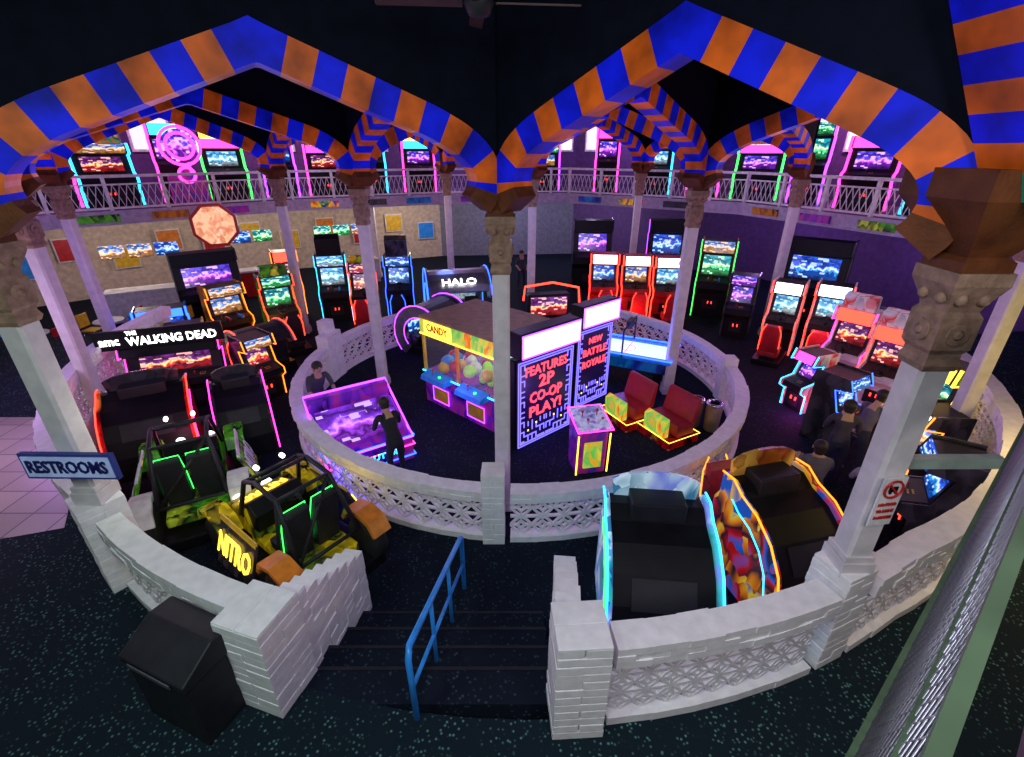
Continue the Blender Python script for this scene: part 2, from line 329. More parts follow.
def cheek(p,q,h0,h1,label,n=7):
    t=thing('stair_side_wall',label,'wall',0,0); m=M(); d=Vector((q[0]-p[0],q[1]-p[1])); rz=math.atan2(d.y,d.x)
    for i in range(n):
        u=(i+.5)/n; h=h0+(h1-h0)*i/(n-1); z=0
        while z<h-.01:
            hh=min(.1,h-z); m.box((p[0]+d.x*u,p[1]+d.y*u,z+hh/2),(d.length/n+jit(.006),.24+jit(.02),hh),0,Matrix.Rotation(rz,3,'Z')); z+=hh
    ob('stepped_blocks',m,WHITE,t)
cheek((-2.2,3.25),(-1.98,4.5),1.62,1.0,'stepped white block wall descending beside the stairs')
cheek((.5,3.0),(.62,4.2),1.8,1.2,'stepped white block wall along the stair edge')
m=M()
for i in range(4): m.box((-.85,3.0+i*.36,(.7-.175*i)/2-.001),(2.5,.36+.0,.7-.175*i))
meta(ob('trim_1',m,CARP2),kind='structure')
m=M()
for i in range(4): m.box((-.85,3.17+i*.36,.70-.175*i),(2.5,.035,.02))
meta(ob('trim_2',m,DRK),kind='structure')
t=thing('handrail','bright blue tubular metal handrail on the steps','handrail',0,0)
m=M(); a=Vector((-.89,2.7,.7)); b=Vector((-.66,4.75,.04))
m.tube([a,a+Vector((0,-.02,.85)),a+Vector((.0,.06,.93)),b+Vector((0,-.1,1.0)),b+Vector((0,.0,.92)),b],.03,8); ob('top_rail',m,BLUEP,t)
m=M(); m.tube([a+Vector((0,0,.45)),b+Vector((0,0,.45))],.022,8); ob('lower_rail',m,BLUEP,t)
for u in (.33,.66):
    p=a.lerp(b,u); ob('baluster',M().cyl(p,p+Vector((0,0,.96)),.022,n=8),BLUEP,t)
t=thing('litter_bin','large black square litter bin with slanted hood','bin',-2.95,2.83,.7,radf(-3.0,2.85))
ob('bin_body',M().box((0,0,.38),(.76,.5,.76)),DRK,t,.02)
ob('lid',M().prism([(-.27,.76),(.27,.76),(.27,1.0),(.05,1.02),(-.27,.84)],-.4,.4),DRK,t,.015)
ob('flap',M().slab([(-.26,-.28,.79),(.26,-.28,.79),(.26,-.28,.83),(-.26,-.28,.83)],.01),GRY,t)
# ---------------------------------------------------------------- columns & arches
cols={'C':(-.15,6.5),'L':(-4.75,4.4),'R':(3.2,3.4),'A':(-3.33,11.2),'B':(3.9,10.8),'D':(.6,15),'E':(-6.9,15.2),'F':(8.3,14.9),'G':(-2.4,19),'H':(4.7,19),
 'Ll':(-8.2,8.4),'Rr':(7.7,7.2),'Rn':(6.6,-.5),'Ln':(-8.9,.6),'I':(-10.8,12.2),'J':(-6.4,23.0)}
def column(x,y,z0,big=False):
    t=thing('column','cream column with carved tan capital and brown flared head','column',x,y,0,0,'arcade hall columns')
    m=M(); w=.12; c=.03
    oc=[(w,-w+c),(w,w-c),(w-c,w),(-w+c,w),(-w,w-c),(-w,-w+c),(-w+c,-w),(w-c,-w)]
    m.hexa([(a,b,z0) for a,b in oc],[(a,b,4.02) for a,b in oc])
    m.box((0,0,z0+.08),(.3,.3,.16)); m.box((0,0,z0+.2),(.27,.27,.06)); ob('shaft',m,CREAM,t)
    g=.86
    m=M(); m.lathe([(a*g,b) for a,b in [(.2,4.0),(.23,4.05),(.2,4.1),(.2,4.14),(.24,4.18),(.24,4.42),(.2,4.46),(.22,4.52),(.28,4.6),(.32,4.66),(.32,4.75)]],n=4,sm=False,rot=.5)
    for a in range(4):
        R=Matrix.Rotation(a*pi/2,3,'Z'); m.cyl(R@Vector((0,-.142,4.3)),R@Vector((0,-.162,4.3)),.085,n=10); m.cyl(R@Vector((0,-.16,4.3)),R@Vector((0,-.175,4.3)),.045,.02,n=8)
        for sx in(-.08,.08): m.ell(R@Vector((sx,-.155,4.56)),(.04,.04,.045),0,6)
    ob('capital',m,GOLD,t)
    m=M(); m.lathe([(.25,4.75),(.25,4.82),(.2,4.85),(.36,5.05),(.52,5.22),(.52,5.4)] if big else [(.24,4.75),(.24,4.82),(.2,4.85),(.24,5.0),(.26,5.25),(.2,5.45)],n=4,sm=False,rot=.5); ob('flared_head',m,BROWN,t)
    if not big: ob('upper_shaft',M().box((0,0,6.55),(.2,.2,2.25)),NAVY,t)
for k,(x,y) in cols.items(): column(x,y,1.9 if k in('L','R') else .7 if k in('Rn','Ln') else 0,k=='R')
def arch(p,q):
    p=Vector((*p,0));q=Vector((*q,0)); d=q-p; s=d.length; d.normalize(); n=Vector((-d.y,d.x,0))
    pts=[(.33,4.9),(.25,5.0),(.2,5.2),(.28,5.42),(.52,5.62),(.85,5.78)]
    for _ in range(2):
        o=[pts[0]]
        for a,b in zip(pts[:-1],pts[1:]): o+=[(a[0]*.75+b[0]*.25,a[1]*.75+b[1]*.25),(a[0]*.25+b[0]*.75,a[1]*.25+b[1]*.75)]
        pts=o+[pts[-1]]
    pts.append((s/2,6.42))
    poly=[Vector(a) for a in pts[::-1]]
    Ls=[0]
    for a,b in zip(poly[:-1],poly[1:]): Ls.append(Ls[-1]+(b-a).length)
    T=Ls[-1]; ns=round(T/.27); N=ns*3; half=[]
    for i in range(N+1):
        x=T*i/N; k=0
        while k<len(Ls)-2 and Ls[k+1]<x: k+=1
        half.append(poly[k].lerp(poly[k+1],(x-Ls[k])/(Ls[k+1]-Ls[k])))
    m=M(); sp=M(); hw=.16; th=.17
    for side in(0,1):
        fr=[]
        for i,c in enumerate(half):
            a=half[max(0,i-1)];b=half[min(N,i+1)]; tg=(b-a).normalized(); nn=Vector((-tg.y,tg.x)); sc=hw
            if nn.dot(Vector((1,-1)))<0: nn=-nn
            if i==0: nn=Vector((0,-1)); sc=hw*1.12
            fr.append((c+nn*sc,c-nn*sc))
        def W(v,o): 
            u=v.x if side==0 else s-v.x
            return p+d*u+n*o+Vector((0,0,v.y))
        for i in range(N):
            (i0,o0),(i1,o1)=fr[i],fr[i+1]
            m.hexa([W(i0,-th),W(i1,-th),W(o1,-th),W(o0,-th)],[W(i0,th),W(i1,th),W(o1,th),W(o0,th)],2 if i>=N-2 else (i//3)%2)
            if o1.x<o0.x-.002 and o1.y>5.3:
                sp.hexa([W(o0,-.12),W(o1,-.12),W(Vector((o1.x,7.69)),-.12),W(Vector((o0.x,7.69)),-.12)],[W(o0,.12),W(o1,.12),W(Vector((o1.x,7.69)),.12),W(Vector((o0.x,7.69)),.12)])
    t=thing('striped_arch','pointed horseshoe arch with blue and orange stripes','arch',0,0,0,0,'striped hall arches')
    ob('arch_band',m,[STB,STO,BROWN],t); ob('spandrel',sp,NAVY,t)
for e in 'C-L C-R C-A C-B A-D B-D A-E A-Ll B-F B-Rr D-G D-H L-Ll R-Rr L-Ln E-I Ll-I H-F E-J G-J'.split():
    a,b=e.split('-'); arch(cols[a],cols[b])
m=M(); z=5.22; k=0
def pr_(z): 
    w=.42+(z-5.3)*.42; return [(3.42-w,3.1-w,z),(3.42+w,3.1-w,z),(3.42+w,3.1+w*.5,z),(3.42-w,3.1+w*.5,z)]
while z<7.5:
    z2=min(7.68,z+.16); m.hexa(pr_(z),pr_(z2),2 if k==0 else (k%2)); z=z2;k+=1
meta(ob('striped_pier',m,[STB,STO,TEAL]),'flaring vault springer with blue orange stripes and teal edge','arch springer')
# signs
t=thing('restroom_sign','blue and white restrooms sign on a dark frame','sign',-4.5,4.04,2.6,-.02)
ob('sign_panel',M().box((0,0,0),(.95,.05,.3)),mat('sign_blue',(.03,.06,.3),.4),t); 
ob('face_plate',M().box((0,-.03,0),(.89,.015,.24)),[mat('sign_pale_blue',(.4,.5,.85),.4,es=.2)],t)
text('RESTROOMS',t,(0,-.045,0),F,.2,mat('sign_navy_letters',(.01,.015,.12),.4),.82)
t=thing('bracket_arm','pale green horizontal metal bar fixed to the column','bracket',3.2,3.4,0)
ob('arm',M().box((.55,.0,3.1),(.84,.08,.1)),mat('pale_green_metal',(.3,.38,.34),.4),t)
t=thing('prohibition_sign','white sign with red ring and small red text','sign',3.19,3.24,2.92,.15)
ob('sign_panel',M().box((0,0,-.12),(.22,.015,.5)),WHT,t)
m=M(); m.tube([(.085*math.cos(i*pi/8),-.015,.02+.085*math.sin(i*pi/8)) for i in range(16)],.011,6,0,True); m.box((0,-.015,.02),(.16,.012,.016),0,Matrix.Rotation(.8,3,'Y')); ob('ring',m,RED,t)
ob('pictogram',M().box((0,-.011,.02),(.08,.01,.05)).cyl((-.02,-.015,-.015),(-.02,-.008,-.015),.014,n=8).cyl((.03,-.015,-.015),(.03,-.008,-.015),.014,n=8),BLK,t)
for i,s in enumerate(['NO FOOD','OR DRINK','IN ARCADE']): text(s,t,(0,-.012,-.14-.07*i),F,.045,RED,.17)
t=thing('ceiling_fan','dark ceiling fan with long thin blades','fan',-.25,4.5,6.51,.1)
ob('rod',M().cyl((0,0,0),(0,0,1.18),.02),DRK,t); ob('motor',M().lathe([(.03,.12),(.1,.08),(.12,0),(.08,-.08),(.02,-.1)]),DRK,t)
for i in range(4):
    R=Matrix.Rotation(i*pi/2,3,'Z'); ob('blade',M().box(R@Vector((.45,0,0)),(.65,.12,.012),0,R@Matrix.Rotation(.2,3,'X')),mat('dark_wood_blade',(.06,.03,.02),.6),t)
# near railing
dv=Vector((.78,.63,0)).normalized(); nv=Vector((dv.y,-dv.x,0))
t=thing('gallery_railing','green painted steel railing with diamond mesh','railing',0,0)
GP=mat('sage_green_metal',(.06,.10,.055),.45,.2); a=Vector((.50,.32,4.85)); b=Vector((.87,.69,4.1))
rzr=math.atan2(dv.y,dv.x); Rr_=Matrix.Rotation(rzr,3,'Z')
ob('top_rail',M().box(a+dv*1.5,(4.6,.022,.03),0,Rr_),GP,t); ob('bottom_rail',M().box(b+dv*1.2,(4.6,.03,.03),0,Rr_),GP,t)
ob('middle_rail',M().box(a.lerp(b,.3)+dv*1.5,(4.6,.012,.012),0,Rr_),GP,t)
m=M(); 
for k in range(-20,110):
    s=k*.045
    for e in(-.42,.42): m.cyl(a+dv*s,b+dv*(s-.46+e),.0022,n=4)
ob('mesh_panel',m,GRY,t)
meta(ob('gallery_ledge',M().box(a+dv*1.2+nv*.32+Vector((0,0,-.02)),(4,.5,.06),0,Rr_),mat('plum_painted_ledge',(.07,.016,.05),.5)),'plum painted ledge beside the green steel railing','ledge')
# ---------------------------------------------------------------- game machines
def steering(parent,c,r=.15,tilt=.6,mt=RUB):
    m=M(); R=Matrix.Rotation(-tilt,3,'X'); c=Vector(c)
    m.tube([c+R@Vector((r*math.cos(i*pi/8),0,r*math.sin(i*pi/8))) for i in range(16)],.018,6,0,True)
    for a in(0,2.1,4.2): m.cyl(c,c+R@Vector((r*math.cos(a+pi/2),0,r*math.sin(a+pi/2))),.012,n=6)
    m.cyl(c,c+R@Vector((0,.15,0)),.035,n=8); ob('steering_wheel',m,mt,parent)
def bucket(parent,x,y,z,mt,edge=None,w=.5):
    m=M(); m.prism([(y-.25,z),(y+.3,z),(y+.3,z+.16),(y-.25,z+.12)],x-w/2,x+w/2)
    m.prism([(y-.22,z+.1),(y-.3,z+.45),(y-.36,z+.9),(y-.28,z+.95),(y-.2,z+.85),(y-.12,z+.4),(y-.06,z+.12)],x-w/2+.03,x+w/2-.03)
    for sx in(-1,1): m.prism([(y-.25,z+.1),(y-.33,z+.7),(y-.16,z+.6),(y-.02,z+.2)],x+sx*(w/2-.03)-.03,x+sx*(w/2-.03)+.03); m.prism([(y-.2,z+.1),(y+.28,z+.1),(y+.25,z+.22),(y-.1,z+.25)],x+sx*(w/2-.03)-.03,x+sx*(w/2-.03)+.03)
    ob('seat',m,mt,parent,.015)
    if edge:
        for sx in(-1,1): ob('seat_light',M().tube([(x+sx*w/2,y-.3,z+.3),(x+sx*w/2*.95,y-.36,z+.75),(x+sx*w*.3,y-.4,z+.97)],.012),edge,parent)
def cabinet(label,x,y,f,z=0,W=.78,H=1.9,side='dark',trim=nB,scr='blue',mq=None,mt=None,ctrl='stick',seat=None,name='arcade_cabinet',cat='arcade machine',top=None,players=1,bodym=None,lm=None,group=None,tr=.014):
    t=thing(name,label,cat,x,y,z,face(*f),group); k=H/1.9; bodym=bodym or BLK
    pr=[(.42,0),(.42,H),(-.18,H),(-.26,H-.28*k),(.06,H-.32*k),(-.08,1.02*k),(-.4,.92*k),(-.42,.76*k),(-.24,.62*k),(-.24,0)]
    ob('body',M().prism(pr,-W/2+.03,W/2-.03),bodym,t)
    pe=[(a*1.06,H*.5+(b-H*.5)*1.02+.02) for a,b in pr]
    for sx in(-1,1): ob('side_panel',M().prism(pe,sx*W/2-.02,sx*W/2+.02),A[side],t,.006)
    a=Vector((0,-.08,1.04*k)); b=Vector((0,.05,H-.34*k)); w=W/2-.06
    ob('bezel',M().slab([(-w-.02,a.y-.005,a.z-.01),(w+.02,a.y-.005,a.z-.01),(w+.02,b.y-.005,b.z+.01),(-w-.02,b.y-.005,b.z+.01)],.008),DRK,t)
    i_=.05 if W<1.3 else W*.1
    ob('screen',M().slab([(-w+i_,a.y-.012,a.z+.05),(w-i_,a.y-.012,a.z+.05),(w-i_,b.y-.016,b.z-.04),(-w+i_,b.y-.016,b.z-.04)],.012),S[scr],t)
    q=[(-.18,H-.01),(-.26,H-.27*k)]
    ob('marquee',M().slab([(-w,q[1][0]-.005,q[1][1]),(w,q[1][0]-.005,q[1][1]),(w,q[0][0]-.005,q[0][1]),(-w,q[0][0]-.005,q[0][1])],.015),mq or S[scr],t)
    if mt: text(mt,t,(0,-.245,H-.14*k),(pi/2-.28,0,0),.16*k,lm or nW,w*1.75)
    m=M(); m.slab([(-w,-.41,.93*k),(w,-.41,.93*k),(w,-.09,1.03*k),(-w,-.09,1.03*k)],.012)
    if ctrl in('stick','gun'):
        for p in range(players):
            x0=(p+.5)/players*2*w-w; m.cyl((x0-.08,-.28,.97*k),(x0-.08,-.3,1.06*k),.008,n=6,mi=1); m.ell((x0-.08,-.3,1.07*k),(.022,.022,.022),1,6)
            for i in range(3):
                for j in range(2): m.cyl((x0+.02+i*.045,-.3+j*.06,.965*k+j*.018),(x0+.02+i*.045,-.3+j*.06,.985*k+j*.018),.015,n=8,mi=2)
    ob('control_panel',m,[DRK,RED,YEL],t)
    ob('coin_door',M().box((0,-.245,.35*k),(W*.45,.02,.32)).box((-.06,-.26,.4*k),(.03,.02,.08),1).box((.06,-.26,.4*k),(.03,.02,.08),1),[DRK,nR],t)
    if ctrl=='gun':
        for sx in((-.18,.18)): 
            m=M().box((sx,-.42,1.02*k),(.05,.3,.07)).box((sx,-.32,.95*k),(.045,.07,.14)).cyl((sx,-.55,1.04*k),(sx,-.66,1.04*k),.02,n=8); ob('light_gun',m,[RED if sx<0 else BLUEP],t)
    if ctrl=='wheel': steering(t,(0,-.42,1.05*k))
    if trim:
        for sx in(-1,1): ob('edge_light',M().tube([(sx*(W/2+.022),a,b) for a,b in [(-.27,.02),(-.27,.6*k),(-.45,.76*k),(-.43,.94*k),(-.11,1.04*k),(.03,H-.33*k),(-.29,H-.28*k),(-.2,H+.03)]],tr,5),trim,t)
    if seat:
        m=M().box((0,-.85,.08),(W*.9,1.3,.16)); m.box((0,-1.15,.2),(W*.45,.5,.12)); ob('platform',m,BLK,t,.02)
        bucket(t,0,-1.15,.26,seat,trim)
        ob('pedal',M().box((.08,-.3,.2),(.08,.05,.14)).box((-.08,-.3,.2),(.08,.05,.14)),CHR,t)
    if top:
        hh,tm=top; m=M(); m.prism([(-.2,H+.02),(.1,H+.02),(.1,H+hh*.9),(0,H+hh),(-.22,H+hh*.8)],-w*.95,w*.95)
        ob('topper',m,tm,t,.02)
    return t
cabinet('shooting game with warm screen beside the block wall',-8.6,14.0,(.75,-.65),W=1.0,H=1.9,side='warm',trim=nO,scr='warm',ctrl='gun',players=2)
cabinet('green-lit twin arcade game with orange trim',-7.2,14.4,(.6,-.8),W=.9,H=2.1,side='green',trim=nR,scr='green',top=(.35,A['green']),ctrl='wheel',seat=DRK)
cabinet('tall dark arcade tower with rounded crest',-6.2,16.5,(.3,-1),W=.95,H=2.3,side='dark',trim=nC,scr='cyan',top=(.7,BLK),ctrl='gun')
cabinet('racing game with yellow and red side art',-5.1,16.3,(.2,-1),W=.85,H=2.1,side='yellow',trim=nR,scr='red',ctrl='wheel',seat=REDV,top=(.25,A['yellow']))
cabinet('tall driving game with blue marquee',-4.0,16.9,(.15,-1),W=.9,H=2.2,side='dark',trim=nB,scr='blue',ctrl='wheel',seat=DRK,top=(.7,A['dark']))
cabinet('slim game cabinet with orange glow',-8.1,17.2,(.5,-.9),W=.8,H=2.3,side='red',trim=nO,scr='red',mq=nR)
cabinet('wide game with dark housing near food counter',-10.2,16.0,(.6,-.8),W=1.9,H=2.5,side='dark',trim=None,scr='purple',players=2,mq=BLK)
cabinet('small dark video game with red light by the low wall',-6.1,10.6,(.8,-.6),W=.7,H=1.55,side='dark',trim=nO,scr='red',mq=S['warm'])
for i,(x,y) in enumerate([(3.35,17.5),(4.45,17.2),(5.5,16.9)]):
    cabinet('red racing cabinet with bright screen and red floor glow',x,y,(-.1,-1),W=.95,H=2.15,side='red',trim=nR,scr=['blue','warm','cyan'][i],mq=nW,ctrl='wheel',seat=REDV,mt='CRUISE',lm=nR,group='red racing cabinets',tr=.022,bodym=RED)
cabinet('dark tall cabinet behind the red racers',3.4,20.8,(-.1,-1),W=1.6,H=2.9,side='dark',trim=None,scr='purple',mq=BLK)
cabinet('dark tall cabinet with dim blue screen',6.3,20.0,(-.2,-1),W=1.5,H=3.0,side='dark',trim=nP,scr='blue',mq=BLK)
cabinet('brown and gold video game with green trim',7.2,17.0,(-.4,-.9),W=1.1,H=2.7,side='warm',trim=nG,scr='green',ctrl='gun',mq=S['warm'])
cabinet('dark slim cabinet beside blue bike game',7.3,14.9,(-.5,-.85),W=.8,H=2.0,side='dark',trim=None,scr='purple')
cabinet('red framed game with cyan screen and white marquee',8.0,13.6,(-.6,-.8),W=.8,H=2.1,side='white',trim=nR,scr='cyan',mq=nW,mt='SUPER BIKES',lm=nB,ctrl='wheel',seat=REDV)
cabinet('bike racing game with cyan screen and red seat',9.0,13.1,(-.6,-.8),W=.85,H=2.15,side='white',trim=nR,scr='cyan',mq=nW,mt='SUPER BIKES',lm=nB,ctrl='wheel',seat=REDV)
for i,(x,y) in enumerate([(8.5,11.3),(8.5,9.95)]):
    cabinet('white and red capsule game with magenta edge light',x,y,(-.8,-.6),W=.85,H=2.0,side='white',trim=nM if i==0 else nR,scr='red',mq=nR,ctrl='wheel',top=(.4,A['white']),bodym=WHT,group='white capsule games')
cabinet('yellow lit game against the curved wall',8.15,8.3,(-.95,-.3),W=.8,H=1.9,side='yellow',trim=nY,scr='green',mq=nY,tr=.03)
cabinet('white and blue kiddie game with pink floor glow',6.8,10.0,(-.9,-.3),W=.55,H=1.4,side='white',trim=nC,scr='purple',mq=nM)
cabinet('dark game with blue edge light in the aisle',6.7,8.6,(.5,-.85),W=.7,H=1.5,side='dark',trim=nB,scr='blue')
cabinet('dark game with orange light in the aisle',7.2,7.2,(-.9,.1),W=.7,H=1.5,side='dark',trim=nO,scr='warm',mq=nW)
cabinet('big black driving simulator with round crown',10.0,15.9,(-.6,-.7),W=1.9,H=2.9,side='dark',trim=None,scr='blue',players=2,mq=BLK)
cabinet('dark ticket kiosk standing by the curved wall',6.3,5.75,(-.8,.5),W=.8,H=1.6,side='dark',trim=None,scr='blue')
ug=[(-15.5,17.3,'green'),(-14.2,18.2,'red'),(-12.9,19.9,'purple'),(-11.3,20.6,'cyan'),(-9.8,22.0,'blue'),(-8.1,22.9,'red'),(-6.3,23.8,'warm'),(-4.4,24.8,'purple'),(-1.5,25.6,'green'),(1.5,25.8,'warm'),(4.5,24.9,'purple'),(6.4,23.5,'cyan'),(8.2,22.2,'red'),(9.8,20.8,'purple'),(10.9,19.1,'green'),(11.8,17.2,'purple'),(12.6,15.3,'warm'),(13.2,13.4,'red'),(13.7,11.5,'cyan')]
for i,(x,y,c) in enumerate(ug):
    cabinet('glowing %s redemption game on the upper gallery'%c,x,y,(-x*.6,-.8*abs(y-8)),3.7,W=[1.2,1.6,1.0,1.4][i%4],H=[2.4,2.0,2.7,2.2][i%4],side=c if c in A else 'multi',trim=[nM,nC,nM,nG,nP][i%5],scr=c,mq=[nM,S['warm'],nC,nM,S['green']][i%5],top=(.4,[nM,A['multi'],nP,nY][i%4]) if i%2 else None,group='upper gallery machines',tr=.045)
t=thing('neon_wheel_game','magenta neon ring prize game on upper gallery','arcade machine',-12.0,19.2,3.7,face(.6,-.8))
ob('body',M().box((0,0,.5),(1.2,.6,1.0)).box((0,.2,1.5),(.3,.2,1.2)),A['purple'],t)
for r,zc in((.62,1.95),(.42,1.95),(.25,1.0)): ob('neon_ring',M().tube([(r*math.cos(i*pi/12),-.32,zc+r*math.sin(i*pi/12)) for i in range(24)],.05,6,0,True),nM,t)
ob('disc',M().cyl((0,-.2,1.95),(0,-.28,1.95),.55,n=24),S['purple'],t)
t=thing('octagonal_sign','illuminated octagonal food counter sign','sign',-9.7,16.3,3.3,face(.45,-.9))
ob('frame',M().lathe([(.72,-.05),(.72,.05)],n=8,rot=.5,sm=False),RED,t,rot=(pi/2,0,0)); ob('face_plate',M().lathe([(.62,-.07),(.62,.07)],n=8,rot=.5,sm=False),art('warm_sign_print',[(.9,.45,.2),(1,.6,.35),(.7,.2,.07),(1,.7,.45)],1.4,.9,1),t,rot=(pi/2,0,0))
def pod(label,x,y,f,s=1,light=nP,txt=None,scr='cyan'):
    t=thing('hooded_game_pod',label,'arcade machine',x,y,0,face(*f))
    def arc(r0,r1,n=12,a0=-.15,a1=2.6): return [(-.1+r0*math.cos(a0+(a1-a0)*i/n),.85+r0*1.0*math.sin(a0+(a1-a0)*i/n)) for i in range(n+1)]+[(-.1+r1*math.cos(a1-(a1-a0)*i/n),.85+r1*math.sin(a1-(a1-a0)*i/n)) for i in range(n+1)]
    sc=lambda pr:[(a*s,b*s) for a,b in pr]
    m=M(); a=sc(arc(1.0,1.1)); n=len(a)//2
    for i in range(n-1): m.prism([a[i],a[i+1],a[-2-i],a[-1-i]],-.95*s,.95*s)
    ob('hood',m,GRY if txt else DRK,t)
    for sx in(-1,1):
        m=M(); a=sc(arc(.72,1.16,12,-.9,2.75))
        for i in range(12): m.prism([a[i],a[i+1],a[-2-i],a[-1-i]],sx*.97*s-.04,sx*.97*s+.04)
        ob('side_fin',m,GRY,t)
        for r_,w_ in((1.17,.018),(.7,.015)): a=sc(arc(r_,r_+.01,12,-.7,2.75)); ob('edge_light',M().tube([(sx*1.02*s,p,q) for p,q in a[:13]],w_),light,t)
    ob('screen',M().box((0,.55*s,1.15*s),(1.5*s,.06,.9*s)),S[scr],t)
    ob('base',M().box((0,0,.12),(1.9*s,2.0*s,.24)),BLK,t,.02); ob('console',M().prism([(.2*s,.2),(.5*s,.2),(.5*s,.75*s),(.1*s,.65*s)],-.8*s,.8*s),A['dark'],t)
    bucket(t,-.4*s,-.4*s,.24,DRK); bucket(t,.4*s,-.4*s,.24,DRK)
    if txt: text(txt,t,(0,-.92*s,1.72*s),(pi/2-.6,0,0),.3*s,nW,1.1*s); 
pod('large grey hooded shooting pod with white light lettering',-1.9,16.0,(.25,-1),1.0,nB,'HALO','cyan')
pod('rounded dark hooded pod with violet edge lights',-2.45,13.9,(.9,-.45),.75,nP,None,'blue')
pod('small dark pod with red light beside the wall',-6.9,12.2,(.8,-.6),.65,nR,None,'red')
pod('dark rounded simulator pod with disc front',10.6,12.6,(-.9,-.5),.8,nB,None,'blue')
cabinet('compact game with swirling blue neon lights',-9.9,13.0,(.5,-.85),W=1.2,H=1.5,side='blue',trim=nB,scr='blue',mq=nB,tr=.03)
cabinet('small cabinet with yellow lit panel',-8.6,11.9,(.5,-.85),W=.9,H=1.4,side='yellow',trim=nW,scr='warm')
t=cabinet('wide dark shooting gallery with white lettered crest',-7.75,10.2,(.35,-.94),W=1.9,H=1.62,side='dark',trim=nM,scr='red',ctrl='gun',players=2,mq=BLK)
ob('crest',M().box((-.05,-.32,1.84),(2.4,.1,.42)).box((0,-.1,1.72),(1.6,.4,.2)),BLK,t,.01)
text('THE',t,(-.55,-.38,1.98),F,.12,nW,.2); text('WALKING DEAD',t,(.18,-.38,1.79),F,.26,nW,1.7)
text('amc',t,(-.98,-.38,1.83),F,.26,nW,.36)
def backpod(label,x,y,f,W,side,light,light2,top,s=1.0):
    t=thing('racing_simulator',label,'arcade machine',x,y,0,face(*f))
    pr=[(-.5,0),(-.5,1.15),(-.42,1.3),(-.42,1.6),(-.2,1.62),(.0,1.5),(.3,1.42),(.6,1.22),(.82,.92),(.93,.55),(.95,.1),(.95,0)]
    pr=[(a*s,b*s) for a,b in pr]; ob('body',M().prism(pr,-W/2+.03,W/2-.03),BLK,t)
    for sx in(-1,1):
        pe=[(a*1.04,b*1.03+.01) for a,b in pr]; ob('side_panel',M().prism(pe,sx*W/2-.03,sx*W/2+.03),A[side],t,.01)
        ob('edge_light',M().tube([(sx*(W/2+.035),a*1.05,b*1.04+.02) for a,b in pr[3:11]],.014),light,t)
        ob('accent_light',M().tube([(sx*(W/2+.035),a*.8,b*.85+.02) for a,b in pr[4:11]],.010),light2,t)
    m=M()
    tp=[(-W/2*.85,1.6*s),(-W/2*.9,1.85*s),(-W*.3,1.94*s),(-W*.1,1.98*s),(W*.1,1.98*s),(W*.3,1.94*s),(W/2*.9,1.85*s),(W/2*.85,1.6*s)]
    m.hexa([(a,-.45*s,b) for a,b in tp],[(a,-.38*s,b) for a,b in tp]); ob('crest',m,A[top],t,.01)
    ob('monitor_housing',M().box((0,-.2*s,1.6*s),(W*.55,.35*s,.3*s)),DRK,t,.02)
    ob('rear_hatch',M().slab([(-W*.3,.64*s,1.2*s),(W*.3,.64*s,1.2*s),(W*.3,.86*s,.9*s),(-W*.3,.86*s,.9*s)],-.012),DRK,t)
    ob('screen',M().box((0,-.515*s,1.3*s),(W*.8,.02,.55*s)),S['blue'],t)
    ob('platform',M().box((0,-.85*s,.1),(W*.9,.8*s,.2)),BLK,t,.02); steering(t,(0,-.68*s,.95*s)); bucket(t,0,-.9*s,.22,REDV if side=='comic' else DRK,light)
    return t
backpod('racing simulator with pearly crest and cyan edge lights',1.77,4.5,(.1,1),1.2,'holo',nC,nG,'holo',s=.95)
backpod('racing simulator with red orange and blue comic side panels',3.52,5.05,(-.25,1),1.1,'comic',nO,nC,'warm',s=.95)
backpod('racing machine with red neon curve over the hood',-7.0,8.1,(-.5,.85),1.35,'red',nR,nM,'dark',s=.85)
backpod('dark racing machine with pink neon stripe',-5.5,8.6,(-.5,.85),.9,'dark',nM,nW,'dark',s=.8)
